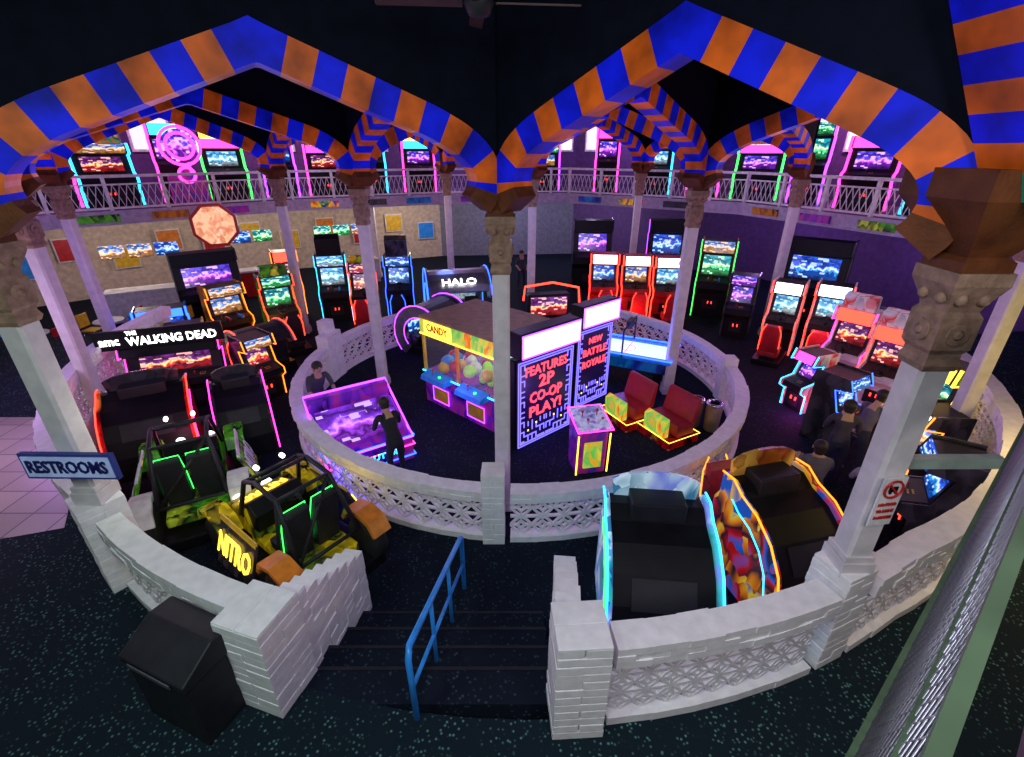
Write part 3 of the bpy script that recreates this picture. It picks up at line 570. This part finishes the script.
def buggy(label,x,y,f,c1,c2,light,txt,sc=(1,1,1)):
    t=thing('buggy_simulator',label,'arcade machine',x,y,0,face(*f)); t.scale=sc
    ob('platform',M().box((0,.1,.12),(1.5,2.3,.2)),BLK,t,.03)
    m=M().prism([(-1.15,.45),(-1.1,.75),(-.4,.95),(-.3,.45)],-.45,.45); m.box((0,.3,.42),(.9,1.5,.14)); ob('bonnet',m,A[c1],t,.03)
    text(txt,t,(0,-.76,.87),(.28,0,0),.3,nY if c1=='yellow' else WHT,.75)
    lt=nY if c1=='yellow' else WHT; st=YEL if c1=='yellow' else WHT
    for sx in(-1,1):
        ob('side_panel',M().hexa([(sx*.74,-.5,1.0),(sx*.74,.5,.98),(sx*.98,.55,.4),(sx*.98,-.42,.4)],[(sx*.70,-.5,.98),(sx*.70,.5,.96),(sx*.94,.55,.38),(sx*.94,-.42,.38)]),A['dark' if c1=='yellow' else 'green'],t,.01)
        ob('panel_stripe',M().hexa([(sx*.735,-.5,1.03),(sx*.735,.5,1.01),(sx*.76,.5,.93),(sx*.76,-.5,.95)],[(sx*.71,-.5,1.02),(sx*.71,.5,1.0),(sx*.73,.5,.92),(sx*.73,-.5,.94)]),st,t)
        text(txt,t,(sx*.885,.03,.69),(pi/2-.38,0,sx*pi/2),.42,lt,.9)
        for yy in(-.85,.95):
            w=bpy.data.objects.new('wheel',None); COL.objects.link(w); w.parent=t
            ob('tyre',M().lathe([(.2,-.12),(.33,-.12),(.37,-.06),(.37,.06),(.33,.12),(.2,.12)],n=20),RUB,w,loc=(sx*.68,yy,.4),rot=(0,pi/2,0))
            ob('rim',M().lathe([(.03,-.1),(.2,-.1),(.2,.1),(.05,.1)],n=12),c2,w,loc=(sx*.68,yy,.4),rot=(0,pi/2,0))
            ob('fender',M().prism([(yy-.42,.65),(yy-.3,.85),(yy,.92),(yy+.3,.85),(yy+.42,.65),(yy+.36,.62),(yy+.25,.78),(yy,.85),(yy-.25,.78),(yy-.36,.62)],sx*.68-.16,sx*.68+.16),c2 if yy>0 else A[c1],t,.01)
        ob('headlight',M().cyl((sx*.25,-1.12,.68),(sx*.25,-1.2,.68),.09,n=12),nW,t); ob('cage_lamp',M().cyl((sx*.2,-.2,1.6),(sx*.2,-.26,1.6),.035,n=12),nW,t)
    m=M()
    for sx in(-1,1):
        m.tube([(sx*.48,-.5,.85),(sx*.42,-.2,1.5),(sx*.4,.1,1.6),(sx*.4,.65,1.55),(sx*.48,1.05,.7)],.035,8); m.tube([(sx*.4,.65,1.55),(sx*.48,.5,.6)],.03,8)
    for p in((-.2,1.5),(.1,1.6),(.65,1.55),(1.05,.72),(-.5,.86)): m.tube([(-.45 if p[1]<1 else -.41,p[0],p[1]),(.45 if p[1]<1 else .41,p[0],p[1])],.028,8)
    m.tube([(-.4,.65,1.55),(.48,1.05,.72)],.024,6); ob('roll_cage',m,DRK,t)
    ob('dashboard',M().prism([(-.45,.6),(-.5,.98),(-.35,1.05),(-.15,.9),(-.2,.6)],-.42,.42),BLK,t,.02)
    for sx in(-.22,.22): 
        m=M(); m.prism([(.1,.5),(.6,.5),(.6,.62),(.1,.66)],sx-.19,sx+.19); m.prism([(.5,.55),(.62,1.05),(.7,1.35),(.8,1.33),(.75,1.0),(.66,.5)],sx-.18,sx+.18); ob('seat',m,DRK,t,.02)
        ob('seat_light',M().tube([(sx-.19,.5,.62),(sx-.19,.6,1.05),(sx-.17,.7,1.37),(sx+.17,.7,1.37),(sx+.19,.6,1.05),(sx+.19,.5,.62)],.008),light,t)
    steering(t,(-.2,-.05,1.0),.14,.5)
    return t
buggy('off-road buggy simulator with yellow graphics and orange fenders',-3.2,5.4,(-.8,.6),'yellow',ORG,nG,'NITRO',(.93,.93,1))
buggy('lime and white off-road buggy simulator with roll cage',-5.3,6.6,(-.5,.86),'green',WHT,nG,'NITRO',(.93,.93,1))
def claw():
    fx,fy=-.67,-.74; t=thing('claw_machine','yellow double crane game with candy sign and flat tan roof','claw machine',-.62,10.25,0,face(fx,fy)); W=2.35;D=1.75
    ob('base_cabinet',M().box((0,0,.4),(W,D,.8)),A['purple'],t,.02); ob('roof',M().box((0,0,2.12),(W+.06,D+.06,.06)),CARD,t)
    ob('header',M().box((0,-D/2,1.93),(W,.06,.34)).box((-W/2,0,1.93),(.06,D,.34)).box((W/2,0,1.93),(.06,D,.34)),A['candy'],t)
    for z_ in(.82,1.75): ob('trim_light',M().tube([(-W/2,-D/2-.04,z_),(W/2,-D/2-.04,z_)],.018),nY if z_>1 else nC,t)
    for x in(-W/2+.03,0,W/2-.03):
        for y in(-D/2+.03,D/2-.03): ob('corner_post',M().box((x,y,1.28),(.06,.06,.98)),YEL if x else ORG,t)
    ob('sign_plate',M().box((-.55,-D/2-.04,1.94),(.9,.02,.28)),nY,t); text('CANDY',t,(-.55,-D/2-.06,1.94),F,.24,RED,.7)
    g=bpy.data.materials.new('clear_glass'); g.use_nodes=True; b=g.node_tree.nodes['Principled BSDF']; b.inputs['Alpha'].default_value=.06; b.inputs['Roughness'].default_value=.05
    ob('glass_pane',M().box((0,-D/2+.01,1.28),(W-.1,.01,.94)),g,t); ob('back_panel',M().box((0,D/2-.03,1.28),(W-.06,.03,.96)),neon('lit_interior_mint',(.2,.9,.5),1.1),t)
    ob('inner_light',M().box((0,0,2.07),(W-.3,.3,.02)),nW,t)
    for sx in(-.58,.58):
        ob('control_panel',M().prism([(-D/2-.28,.72),(-D/2,.72),(-D/2,.9),(-D/2-.25,.82)],sx-.4,sx+.4).cyl((sx-.1,-D/2-.14,.84),(sx-.1,-D/2-.14,.97),.01,mi=1).ell((sx-.1,-D/2-.14,.98),(.03,.03,.03),1,6).cyl((sx+.12,-D/2-.14,.85),(sx+.12,-D/2-.14,.88),.03,mi=2),[BLUEP,RED,nG],t)
        ob('prize_door',M().box((sx,-D/2-.01,.32),(.5,.03,.32)),YEL,t); ob('door_light',M().tube([(sx-.27,-D/2-.03,.14),(sx+.27,-D/2-.03,.14),(sx+.27,-D/2-.03,.5),(sx-.27,-D/2-.03,.5)],.012,5,0,True),nP,t)
        ob('claw',M().cyl((sx,0,2.05),(sx,0,1.75),.012).cyl((sx,0,1.78),(sx,0,1.68),.06).tube([(sx,0,1.7),(sx+.12,0,1.6),(sx+.06,0,1.48)],.012).tube([(sx,0,1.7),(sx-.12,.05,1.6),(sx-.06,.03,1.48)],.012).tube([(sx,0,1.7),(sx,-.12,1.6),(sx,-.06,1.48)],.012),CHR,t)
    ca,sa=math.cos(face(fx,fy)),math.sin(face(fx,fy))
    for i in range(36):
        lx=random.uniform(-1.05,1.05); ly=random.uniform(-.75,.3); r=random.uniform(.1,.16); lz=.8+r+ (.14 if i>20 else 0)
        if abs(lx)<.15: lx+=.25
        o=ob('prize_ball',M().ell((0,0,0),(r,r,r),0,10).box((0,0,r),(.04,.04,.02)),[GRN,GRN,YEL,GRN,GRN,WHT][i%6] if lx>0 else [YEL,RED,BLUEP,WHT][i%4],None,loc=(-.62+lx*ca-ly*sa,10.25+lx*sa+ly*ca,lz)); meta(o,'round soft prize ball inside the crane game','prize ball','crane game prizes')
claw()
def led(label,x,y,f,W,H,txts):
    t=thing('led_wall_game',label,'arcade machine',x,y,0,face(*f))
    ob('housing',M().box((0,.08,H/2),(W,.22,H)).box((0,-.02,H+.32),(W,.34,.5)),BLK,t,.02)
    ob('led_screen',M().box((0,-.06,H/2+.02),(W-.06,.02,H-.06)),mat('led_violet_black_panel',(.01,.005,.05),.3,es=.6),t)
    m=M(); rnd=random.Random(3)
    def seg(x0,z0,x1,z1,w=.022): m.box(((x0+x1)/2,-.075,(z0+z1)/2),(abs(x1-x0)+w,.012,abs(z1-z0)+w))
    hw=W/2-.06
    for a in(.0,.05): seg(-hw+a,.05+a,hw-a,.05+a); seg(-hw+a,H-.05-a,hw-a,H-.05-a); seg(-hw+a,.05+a,-hw+a,H-.05-a); seg(hw-a,.05+a,hw-a,H-.05-a)
    nx=6; nz=int(H/.13); cw=(hw-.07)/nx; ch=(H-.24)/nz
    def ok(x,z): return not(txts and .30*H<z<.92*H and x<hw*.74)
    for i in range(nx):
        for j in range(nz):
            x0=.03+i*cw; z0=.14+j*ch; r=rnd.random()
            if not ok(x0,z0): continue
            if r<.38: pts=(x0,z0,x0+cw*.7,z0)
            elif r<.72: pts=(x0,z0,x0,z0+ch*.75)
            elif r<.85: 
                for sx in(-1,1): m.box((sx*x0,-.075,z0),(.03,.012,.03),1)
                continue
            else: pts=(x0,z0,x0+cw*.9,z0)
            seg(*pts); seg(-pts[0],pts[1],-pts[2],pts[3])
    ob('maze_lines',m,[nMz,nY],t)
    for s,zz,sz,w in txts: text(s,t,(0,-.08,zz),F,sz,nLED,w)
    mw=neon('marquee_white_violet',(.75,.72,1),1.5)
    ob('marquee',M().slab([(-W/2+.03,-.2,H+.1),(W/2-.03,-.2,H+.1),(W/2-.03,-.2,H+.54),(-W/2+.03,-.2,H+.54)],.02),mw,t)
    ob('marquee_light',M().tube([(-W/2+.03,-.22,H+.1),(W/2-.03,-.22,H+.1),(W/2-.03,-.22,H+.54),(-W/2+.03,-.22,H+.54)],.015,6,0,True),nP,t)
    return t
led('tall LED wall game with blue maze and red letters',.64,8.72,(.65,-.76),1.6,1.95,[('FEATURES',1.66,.27,1.15),('2P',1.38,.36,.42),('CO-OP',1.06,.32,.9),('PLAY!',.75,.32,.9)])
led('second LED wall game with blue maze',1.85,10.3,(.65,-.76),1.25,1.95,[('NEW',1.62,.2,.45),('BATTLE',1.35,.24,.8),('ROYALE',1.06,.24,.8)])
t=thing('control_podium','dark control podium with lit joystick top','arcade machine',1.42,7.65,0,face(.2,-.98))
ob('podium_body',M().prism([(-.25,0),(.25,0),(.3,1.0),(.28,1.12),(-.32,.98),(-.3,.9)],-.28,.28),A['purple'],t,.03)
ob('top_panel',M().slab([(-.3,-.34,1.0),(.3,-.34,1.0),(.3,.28,1.14),(-.3,.28,1.14)],.03),art('podium_print',[(.1,.1,.3),(.3,.3,.6),(.5,.5,.7),(.2,.1,.4)],3,.5),t)
ob('edge_light',M().tube([(-.33,-.38,1.0),(.33,-.38,1.0),(.33,.31,1.15),(-.33,.31,1.15)],.016,6,0,True),nM,t)
for sx in(-.3,.3): ob('leg_light',M().tube([(sx,-.3,.05),(sx,-.33,.9)],.014),nY,t)
m=M()
for sx in(-.14,.14): m.cyl((sx,0,1.1),(sx,0,1.2),.01); m.ell((sx,0,1.22),(.03,.03,.03),0,6); m.cyl((sx+.08,-.1,1.08),(sx+.08,-.1,1.11),.025)
ob('joystick',m,RED,t)
ob('coin_door',M().box((0,-.29,.45),(.34,.03,.55)),A['candy'],t)
for (x,y,l) in [(2.6,9.45,'red and yellow lit twin bench seat for the wall game'),(3.3,8.75,'red bench seat on black base beside the column')]:
    t=thing('player_bench',l,'bench',x,y,0,face(-.75,-.4))
    ob('platform',M().box((0,0,.1),(.95,.85,.2)),A['red'],t,.02); ob('edge_light',M().tube([(-.48,-.43,.2),(.48,-.43,.2),(.48,.43,.2),(-.48,.43,.2)],.010,6,0,True),nY,t)
    ob('cushion',M().prism([(-.15,.2),(-.18,.48),(.3,.46),(.3,.2)],-.42,.42),REDV,t,.03); ob('backrest',M().prism([(.2,.44),(.33,.95),(.42,.97),(.36,.4)],-.42,.42),REDV,t,.03)
    ob('control_box',M().prism([(-.42,.2),(-.42,.55),(-.3,.62),(-.28,.2)],-.3,.3),A['candy'],t,.01)
t=thing('air_hockey_table','air hockey table with glowing blue lilac playfield','air hockey table',3.05,11.75,0,math.atan2(-.45,.89))
ob('playfield',M().box((0,0,.8),(2.1,1.05,.03)),neon('lilac_playfield',(.4,.5,1),2.0),t)
ob('rail_frame',M().box((0,.58,.82),(2.4,.12,.12)).box((0,-.58,.82),(2.4,.12,.12)).box((1.13,0,.82),(.14,1.16,.12)).box((-1.13,0,.82),(.14,1.16,.12)),BLUEP,t,.02)
ob('skirt',M().box((0,0,.62),(2.2,1.1,.3)),A['blue'],t,.02)
for sx in(-.9,.9):
    for sy in(-.4,.4): ob('leg',M().prism([(sy-.07,0),(sy+.07,0),(sy+.09,.5),(sy-.09,.5)],sx-.1,sx+.1),BLK,t)
ob('edge_light',M().tube([(-1.22,-.66,.88),(1.22,-.66,.88),(1.22,.66,.88),(-1.22,.66,.88)],.02,6,0,True),nB,t)
ob('centre_line',M().box((0,0,.818),(.02,1.0,.004)).tube([(.2*math.cos(i*pi/8),.2*math.sin(i*pi/8),.818) for i in range(16)],.008,4,0,True),nR,t)
ob('scoreboard',M().tube([(0,-.64,.8),(0,-.64,1.5),(0,.64,1.5),(0,.64,.8)],.025).box((0,0,1.5),(.12,.4,.2)),DRK,t)
for x,y in((4.0,9.2),(4.33,9.0)):
    t=thing('waste_bin','small tan and steel cylindrical waste bin','bin',x,y,0,0,'cylindrical bins')
    ob('bin_body',M().lathe([(.14,0),(.15,.02),(.17,.6),(.16,.62)],n=18),mat('brushed_tan_metal',(.5,.38,.27),.4,.6),t); ob('rim',M().lathe([(.175,.6),(.185,.62),(.18,.66),(.12,.66),(.11,.62)],n=18),CHR,t)
t=thing('neon_arch_game','low game with red neon loop over dark housing','arcade machine',1.1,13.9,0,face(.2,-1))
ob('body',M().box((0,0,.5),(1.5,.9,1.0)).box((0,.2,1.3),(1.3,.4,.7)),BLK,t,.04); ob('neon_loop',M().tube([(-.85,-.3,1.6),(-.8,-.3,2.0),(0,-.35,2.1),(.8,-.3,1.9),(.85,-.3,1.4)],.03,8),nR,t); ob('screen',M().box((0,-.02,1.3),(1.1,.03,.55)),S['red'],t)
t=thing('neon_table_game','wide low game outlined in violet and magenta neon','arcade machine',-3.0,8.1,0,face(.55,-.83))
ob('base',M().prism([(-.75,0),(.6,0),(.6,.9),(.3,.95),(-.5,.6),(-.75,.5)],-.8,.8),A['purple'],t,.03)
ob('playfield',M().slab([(-.72,-.52,.62),(.72,-.52,.62),(.72,.3,.97),(-.72,.3,.97)],.02),S['violet'],t)
ob('back_rail',M().box((0,.5,1.05),(1.6,.2,.3)),A['purple'],t,.02)
for z_ in(.12,.35,.55): ob('neon_outline',M().tube([(-.82,-.77,z_),(.82,-.77,z_),(.82,.62,z_),(-.82,.62,z_)],.016,6,0,True),nM if z_==.35 else nB,t)
ob('neon_outline',M().tube([(-.8,-.76,.52),(.8,-.76,.52),(.82,.3,1.0),(.82,.6,1.22),(-.82,.6,1.22),(-.82,.3,1.0)],.022,6,0,True),nP,t)
ob('lettering_panel',M().box((0,-.765,.3),(1.2,.02,.14)),BLK,t); text('REVOLUTION',t,(0,-.785,.3),F,.16,nC,1.1)
for i,(x,y) in enumerate([(-13.0,17.0),(-10.9,19.9),(-7.4,21.8)]):
    t=thing('food_counter','long cream serving counter with lit menu boards','counter',x,y,0,face(.5,-.85)); ob('counter_base',M().box((0,0,.5),(2.6,.7,1.0)),RED if i==1 else WHT,t); ob('worktop',M().box((0,0,1.03),(2.7,.8,.06)),WHT,t)
    for k in(-.8,0,.8): ob('menu_board',M().box((k,.4,2.3),(.7,.05,.45)),S[['warm','blue','green'][(i+int(k>0))%3]],t)
pc=[RED,YEL,BLUEP,RED,YEL,ORG]
for seg_,n_ in ((1,6),(2,5)):
    c,d=Vector(Q[seg_]),Vector(Q[seg_+1])
    for k in range(n_):
        u=(k+.5)/n_; p=c.lerp(d,u); nn=(Vector((0,10))-p).normalized(); p=p+nn*.25
        e=(d-c).normalized(); o=ob('wall_panel',M().box((0,0,0),(.9,.05,.9)).box((0,-.03,0),(.8,.03,.8),1),[WHT,pc[(k+seg_*2)%6]],None,loc=(p.x,p.y,1.5+.5*(k%2)),rot=(0,0,math.atan2(e.y,e.x))); meta(o,'plain coloured square panel on the wall under the gallery','wall panel','coloured wall panels')
for i,(x,y) in enumerate([(-12.5,14.2),(-11.3,15.0),(-13.8,13.0)]):
    t=thing('cafe_table','round white cafe table near the food counter','table',x,y,0,0,'cafe tables'); ob('top',M().cyl((0,0,.72),(0,0,.76),.4,n=20),WHT,t); ob('pedestal',M().cyl((0,0,.04),(0,0,.72),.04).cyl((0,0,0),(0,0,.04),.25),GRY,t)
    for k in(-1,1):
        t=thing('cafe_chair','coloured plastic cafe chair with metal legs','chair',x+k*.6,y,0,-k*pi/2,'cafe chairs'); c=[RED,BLUEP,YEL][(i+k)%3]
        ob('seat',M().box((0,0,.45),(.42,.42,.04)),c,t,.01); ob('backrest',M().box((0,.2,.75),(.4,.04,.4)),c,t,.01)
        for a in(-.17,.17):
            for b in(-.17,.17): ob('leg',M().cyl((a,b,0),(a,b,.44),.015,n=6),CHR,t)
# ---------------------------------------------------------------- people
def person(x,y,f,label,pose='stand',shirt=(.05,.05,.07),pants=(.02,.02,.05),z=0,sc=1,hair=HAIR):
    t=thing('person',label,'person',x,y,z,face(*f)); t.scale=(sc,)*3
    if pose=='sit':
        s_=thing('stool','round black padded stool under a seated player','stool',x,y,0); ob('seat',M().lathe([(.16,.36),(.18,.38),(.18,.42),(.15,.43)]),BLK,s_); ob('leg',M().cyl((0,0,0),(0,0,.36),.03).cyl((0,0,0),(0,0,.03),.17),CHR,s_)
        J=dict(pel=(0,0,.56),wa=(0,-.02,.75),ch=(0,-.06,.98),ne=(0,-.08,1.12),he=(0,-.12,1.26),ht=(0,-.13,1.35),
        hl=(-.1,-.02,.53),hr=(.1,-.02,.53),kl=(-.13,-.45,.52),kr=(.13,-.45,.52),al=(-.13,-.48,.09),ar=(.13,-.48,.09),tl=(-.14,-.66,.04),tr=(.14,-.66,.04),
        sl=(-.19,-.06,1.05),sr=(.19,-.06,1.05),el=(-.26,-.2,.82),er=(.26,-.2,.82),wl=(-.17,-.42,.84),wr=(.17,-.42,.84),pl=(-.15,-.5,.86),pr=(.15,-.5,.86))
    else:
        lean=.16 if pose=='lean' else 0
        J=dict(pel=(0,.02+lean*.3,.95),wa=(0,0,1.1),ch=(0,-lean*.8,1.3),ne=(0,-lean*1.1,1.46),he=(0,-lean*1.4-.03,1.6),ht=(0,-lean*1.5-.03,1.69),
        hl=(-.1,.02+lean*.3,.9),hr=(.1,.02+lean*.3,.9),kl=(-.12,-.01,.5),kr=(.12,.02,.5),al=(-.13,.04,.09),ar=(.13,.08,.09),tl=(-.15,-.13,.04),tr=(.15,-.09,.04),
        sl=(-.19,-lean,1.39),sr=(.19,-lean,1.39),el=(-.25,-lean-.08,1.12),er=(.25,-lean-.08,1.12),wl=(-.18,-lean-.32,1.03),wr=(.18,-lean-.32,1.03),pl=(-.17,-lean-.4,1.01),pr=(.17,-lean-.4,1.01))
    rad=dict(pel=.15,wa=.13,ch=.16,ne=.06,he=.1,ht=.075,hl=.1,hr=.1,kl=.065,kr=.065,al=.045,ar=.045,tl=.035,tr=.035,sl=.07,sr=.07,el=.045,er=.045,wl=.03,wr=.03,pl=.035,pr=.035)
    E=[('pel','wa'),('wa','ch'),('ch','ne'),('ne','he'),('he','ht'),('pel','hl'),('pel','hr'),('hl','kl'),('hr','kr'),('kl','al'),('kr','ar'),('al','tl'),('ar','tr'),('ch','sl'),('ch','sr'),('sl','el'),('sr','er'),('el','wl'),('er','wr'),('wl','pl'),('wr','pr')]
    K=list(J); me=bpy.data.meshes.new('body'); bm=bmesh.new(); sk=bm.verts.layers.skin.verify(); vs=[]
    for k in K:
        v=bm.verts.new(J[k]); vs.append(v); v[sk].radius=(rad[k],rad[k]*(.75 if k in('pel','wa','ch') else 1)); v[sk].use_root=(k=='pel')
    for a,b in E: bm.edges.new((vs[K.index(a)],vs[K.index(b)]))
    bm.to_mesh(me); bm.free(); tmp=bpy.data.objects.new('tmp',me); COL.objects.link(tmp)
    tmp.modifiers.new('s','SKIN'); q=tmp.modifiers.new('u','SUBSURF'); q.levels=1; q.render_levels=1
    dg=bpy.context.evaluated_depsgraph_get(); dg.update(); me2=bpy.data.meshes.new_from_object(tmp.evaluated_get(dg)); bpy.data.objects.remove(tmp)
    m=M(); m.v=[tuple(v.co) for v in me2.vertices]
    cloth={('pel','wa'):1,('wa','ch'):1,('ch','sl'):1,('ch','sr'):1,('sl','el'):1,('sr','er'):1,('pel','hl'):2,('pel','hr'):2,('hl','kl'):2,('hr','kr'):2,('kl','al'):2,('kr','ar'):2,('al','tl'):3,('ar','tr'):3}
    for p in me2.polygons:
        c=p.center; best=None;bd=9
        for a,b in E:
            A_,B_=Vector(J[a]),Vector(J[b]); d=B_-A_; u=max(0,min(1,(c-A_).dot(d)/d.dot(d))); dd=(c-A_-d*u).length-.5*(rad[a]*(1-u)+rad[b]*u)
            if dd<bd: bd=dd;best=(a,b)
        m.f.append(list(p.vertices)); m.m.append(cloth.get(best,0)); m.s.append(True)
    for h,w_,sx in(('pl','wl',-1),('pr','wr',1)):
        b=Vector(J[h]); d=(b-Vector(J[w_])).normalized(); s_=Vector((1,0,0))
        for i,l in enumerate((.06,.075,.08,.07)): 
            o=b+s_*(i-1.5)*.018*sx*-1; m.tube([o-d*.01,o+d*l*.5,o+d*l*.8+Vector((0,0,-.02)),o+d*l+Vector((0,0,-.035))],[.009,.0085,.008,.006],6)
        o=b-s_*sx*.03-d*.03; m.tube([o,o-s_*sx*.03+d*.02,o-s_*sx*.035+d*.05],[.011,.01,.008],6)
    H=Vector(J['he'])
    m.ell(H+Vector((0,-.1,-.02)),(.014,.02,.022),0,6)
    for sx in(-1,1): m.ell(H+Vector((sx*.095,.0,-.01)),(.012,.022,.032),0,6); m.ell(H+Vector((sx*.035,-.088,.015)),(.012,.01,.008),4,6)
    m.ell(H+Vector((0,-.088,-.06)),(.025,.01,.006),5,6)
    ob('body',m,[SKIN,mat('shirt_fabric',shirt,.8),mat('trouser_fabric',pants,.8),RUB,BLK,REDV],t)
    m=M(); m.ell(H+Vector((0,.025,.035)),(.105,.105,.1),0,10); m.ell(H+Vector((0,.05,-.03)),(.09,.07,.1),0,8); ob('hair',m,hair,t)
person(-4.05,8.9,(.7,-.7),'person in dark clothes leaning on the neon table game','lean')
person(-2.1,7.2,(-.6,.8),'person in black clothes playing the violet neon game','lean',(.01,.01,.015),(.01,.01,.02),sc=.95)
person(4.85,6.3,(.3,.9),'seated person in grey shirt at a game','sit',(.12,.11,.14))
person(5.45,5.9,(.6,.7),'seated person in purple-lit pale top','sit',(.3,.25,.35))
person(5.7,7.1,(.4,.9),'standing person with dark jacket among the machines','stand',(.05,.04,.06))
person(6.3,7.4,(.8,.3),'person with grey shirt facing a small game','lean',(.12,.1,.15))
person(.4,20.5,(.2,-1),'distant person in dark clothes standing at the back','stand')
# ---------------------------------------------------------------- text conversion
bpy.context.view_layer.update(); dg=bpy.context.evaluated_depsgraph_get()
for o,w in TXT:
    me=bpy.data.meshes.new_from_object(o.evaluated_get(dg)); xs=[v.co.x for v in me.vertices]
    if w and xs:
        k=w/(max(xs)-min(xs)); 
        for v in me.vertices: v.co.x*=k
    n=bpy.data.objects.new('lettering',me); COL.objects.link(n); n.parent=o.parent; n.location=o.location; n.rotation_euler=o.rotation_euler; bpy.data.objects.remove(o)
# ---------------------------------------------------------------- lights
def pl(x,y,z,c,e,r=.3):
    l=bpy.data.lights.new('fill_light','POINT'); l.color=c; l.energy=e; l.shadow_soft_size=r; o=bpy.data.objects.new('fill_light',l); o.location=(x,y,z); COL.objects.link(o)  # unseen point light added for coloured fill, no fixture modelled
def al(x,y,z,c,e,s,tgt):
    l=bpy.data.lights.new('area_fill_light','AREA'); l.color=c; l.energy=e; l.size=s; o=bpy.data.objects.new('area_fill_light',l); o.location=(x,y,z); o.rotation_euler=(Vector(tgt)-Vector((x,y,z))).to_track_quat('-Z','Y').to_euler(); COL.objects.link(o)  # unseen area light added to brighten the front walls and floor
al(-.6,.3,6.6,(.85,.92,1),90,1.2,(0,4.2,.7)); al(2.2,-.8,6.2,(1,.96,.95),100,1.2,(2,3,1)); al(-3.5,.3,6,(.75,1,.85),75,1,(-2.3,3.2,1))
pl(7.3,4.6,2.6,(1,.72,.22),130); pl(-8.5,6.5,3,(.7,.35,1),70); pl(-10,5.5,2.5,(.95,.82,.9),110); pl(-11,9.5,3,(.6,.3,1),90)
pl(0,8.6,4.3,(.6,.5,1),48); pl(-5,9,4,(.5,.2,1),38); pl(5.5,9,4,(.6,.3,1),42); pl(0,13,4.2,(.5,.4,1),46)
pl(-7,12,4,(.4,.3,1),40); pl(7,12.5,4,(.6,.4,1),50); pl(2,17,4,(.6,.35,1),55); pl(-4,18,4,(1,.6,.4),55)
for x,y in((-14,17),(-10,21),(-5,24.5)): pl(x,y,2.9,(1,.84,.66),150)
for x,y in((0,26),(4,25)): pl(x,y,2.9,(.8,.75,1),120)
for x,y in((10.5,20),(13,15)): pl(x,y,2.9,(.6,.35,1),90)
for x,y,c in((-15,18,(1,.4,.9)),(-10,22.5,(1,.5,.8)),(-3,26,(.8,.5,1)),(5,25,(.7,.45,1)),(12,19,(1,.3,.8)),(14,14,(1,.5,.5))): pl(x,y,6.8,c,260)
for x,y in((-12,13.5),(-7,19),(0,21),(7,18),(10,12)): pl(x,y,4.6,(.85,.6,1),38)
pl(-3,7.0,.5,(.12,.05,1),28); pl(1.2,7.9,1,(.4,.15,1),26); pl(4,15.5,.4,(1,.05,.02),45); pl(6.5,9.6,.3,(1,.1,.7),22); pl(-5.9,7.5,.8,(1,.05,.3),24); pl(3,11.2,1.3,(.1,.15,1),36)
pl(-2.2,16,2.2,(.2,.3,1),25); pl(-7,13.6,1,(1,.3,.05),26); pl(8,12,1.2,(1,.2,.3),30); pl(-4.2,5.3,2.6,(.9,1,.7),26); pl(-1.2,9,1.2,(.6,.3,1),14)
w=bpy.data.worlds.new('world'); SC.world=w; w.use_nodes=True; w.node_tree.nodes['Background'].inputs[0].default_value=(.08,.1,.28,1); w.node_tree.nodes['Background'].inputs[1].default_value=.05
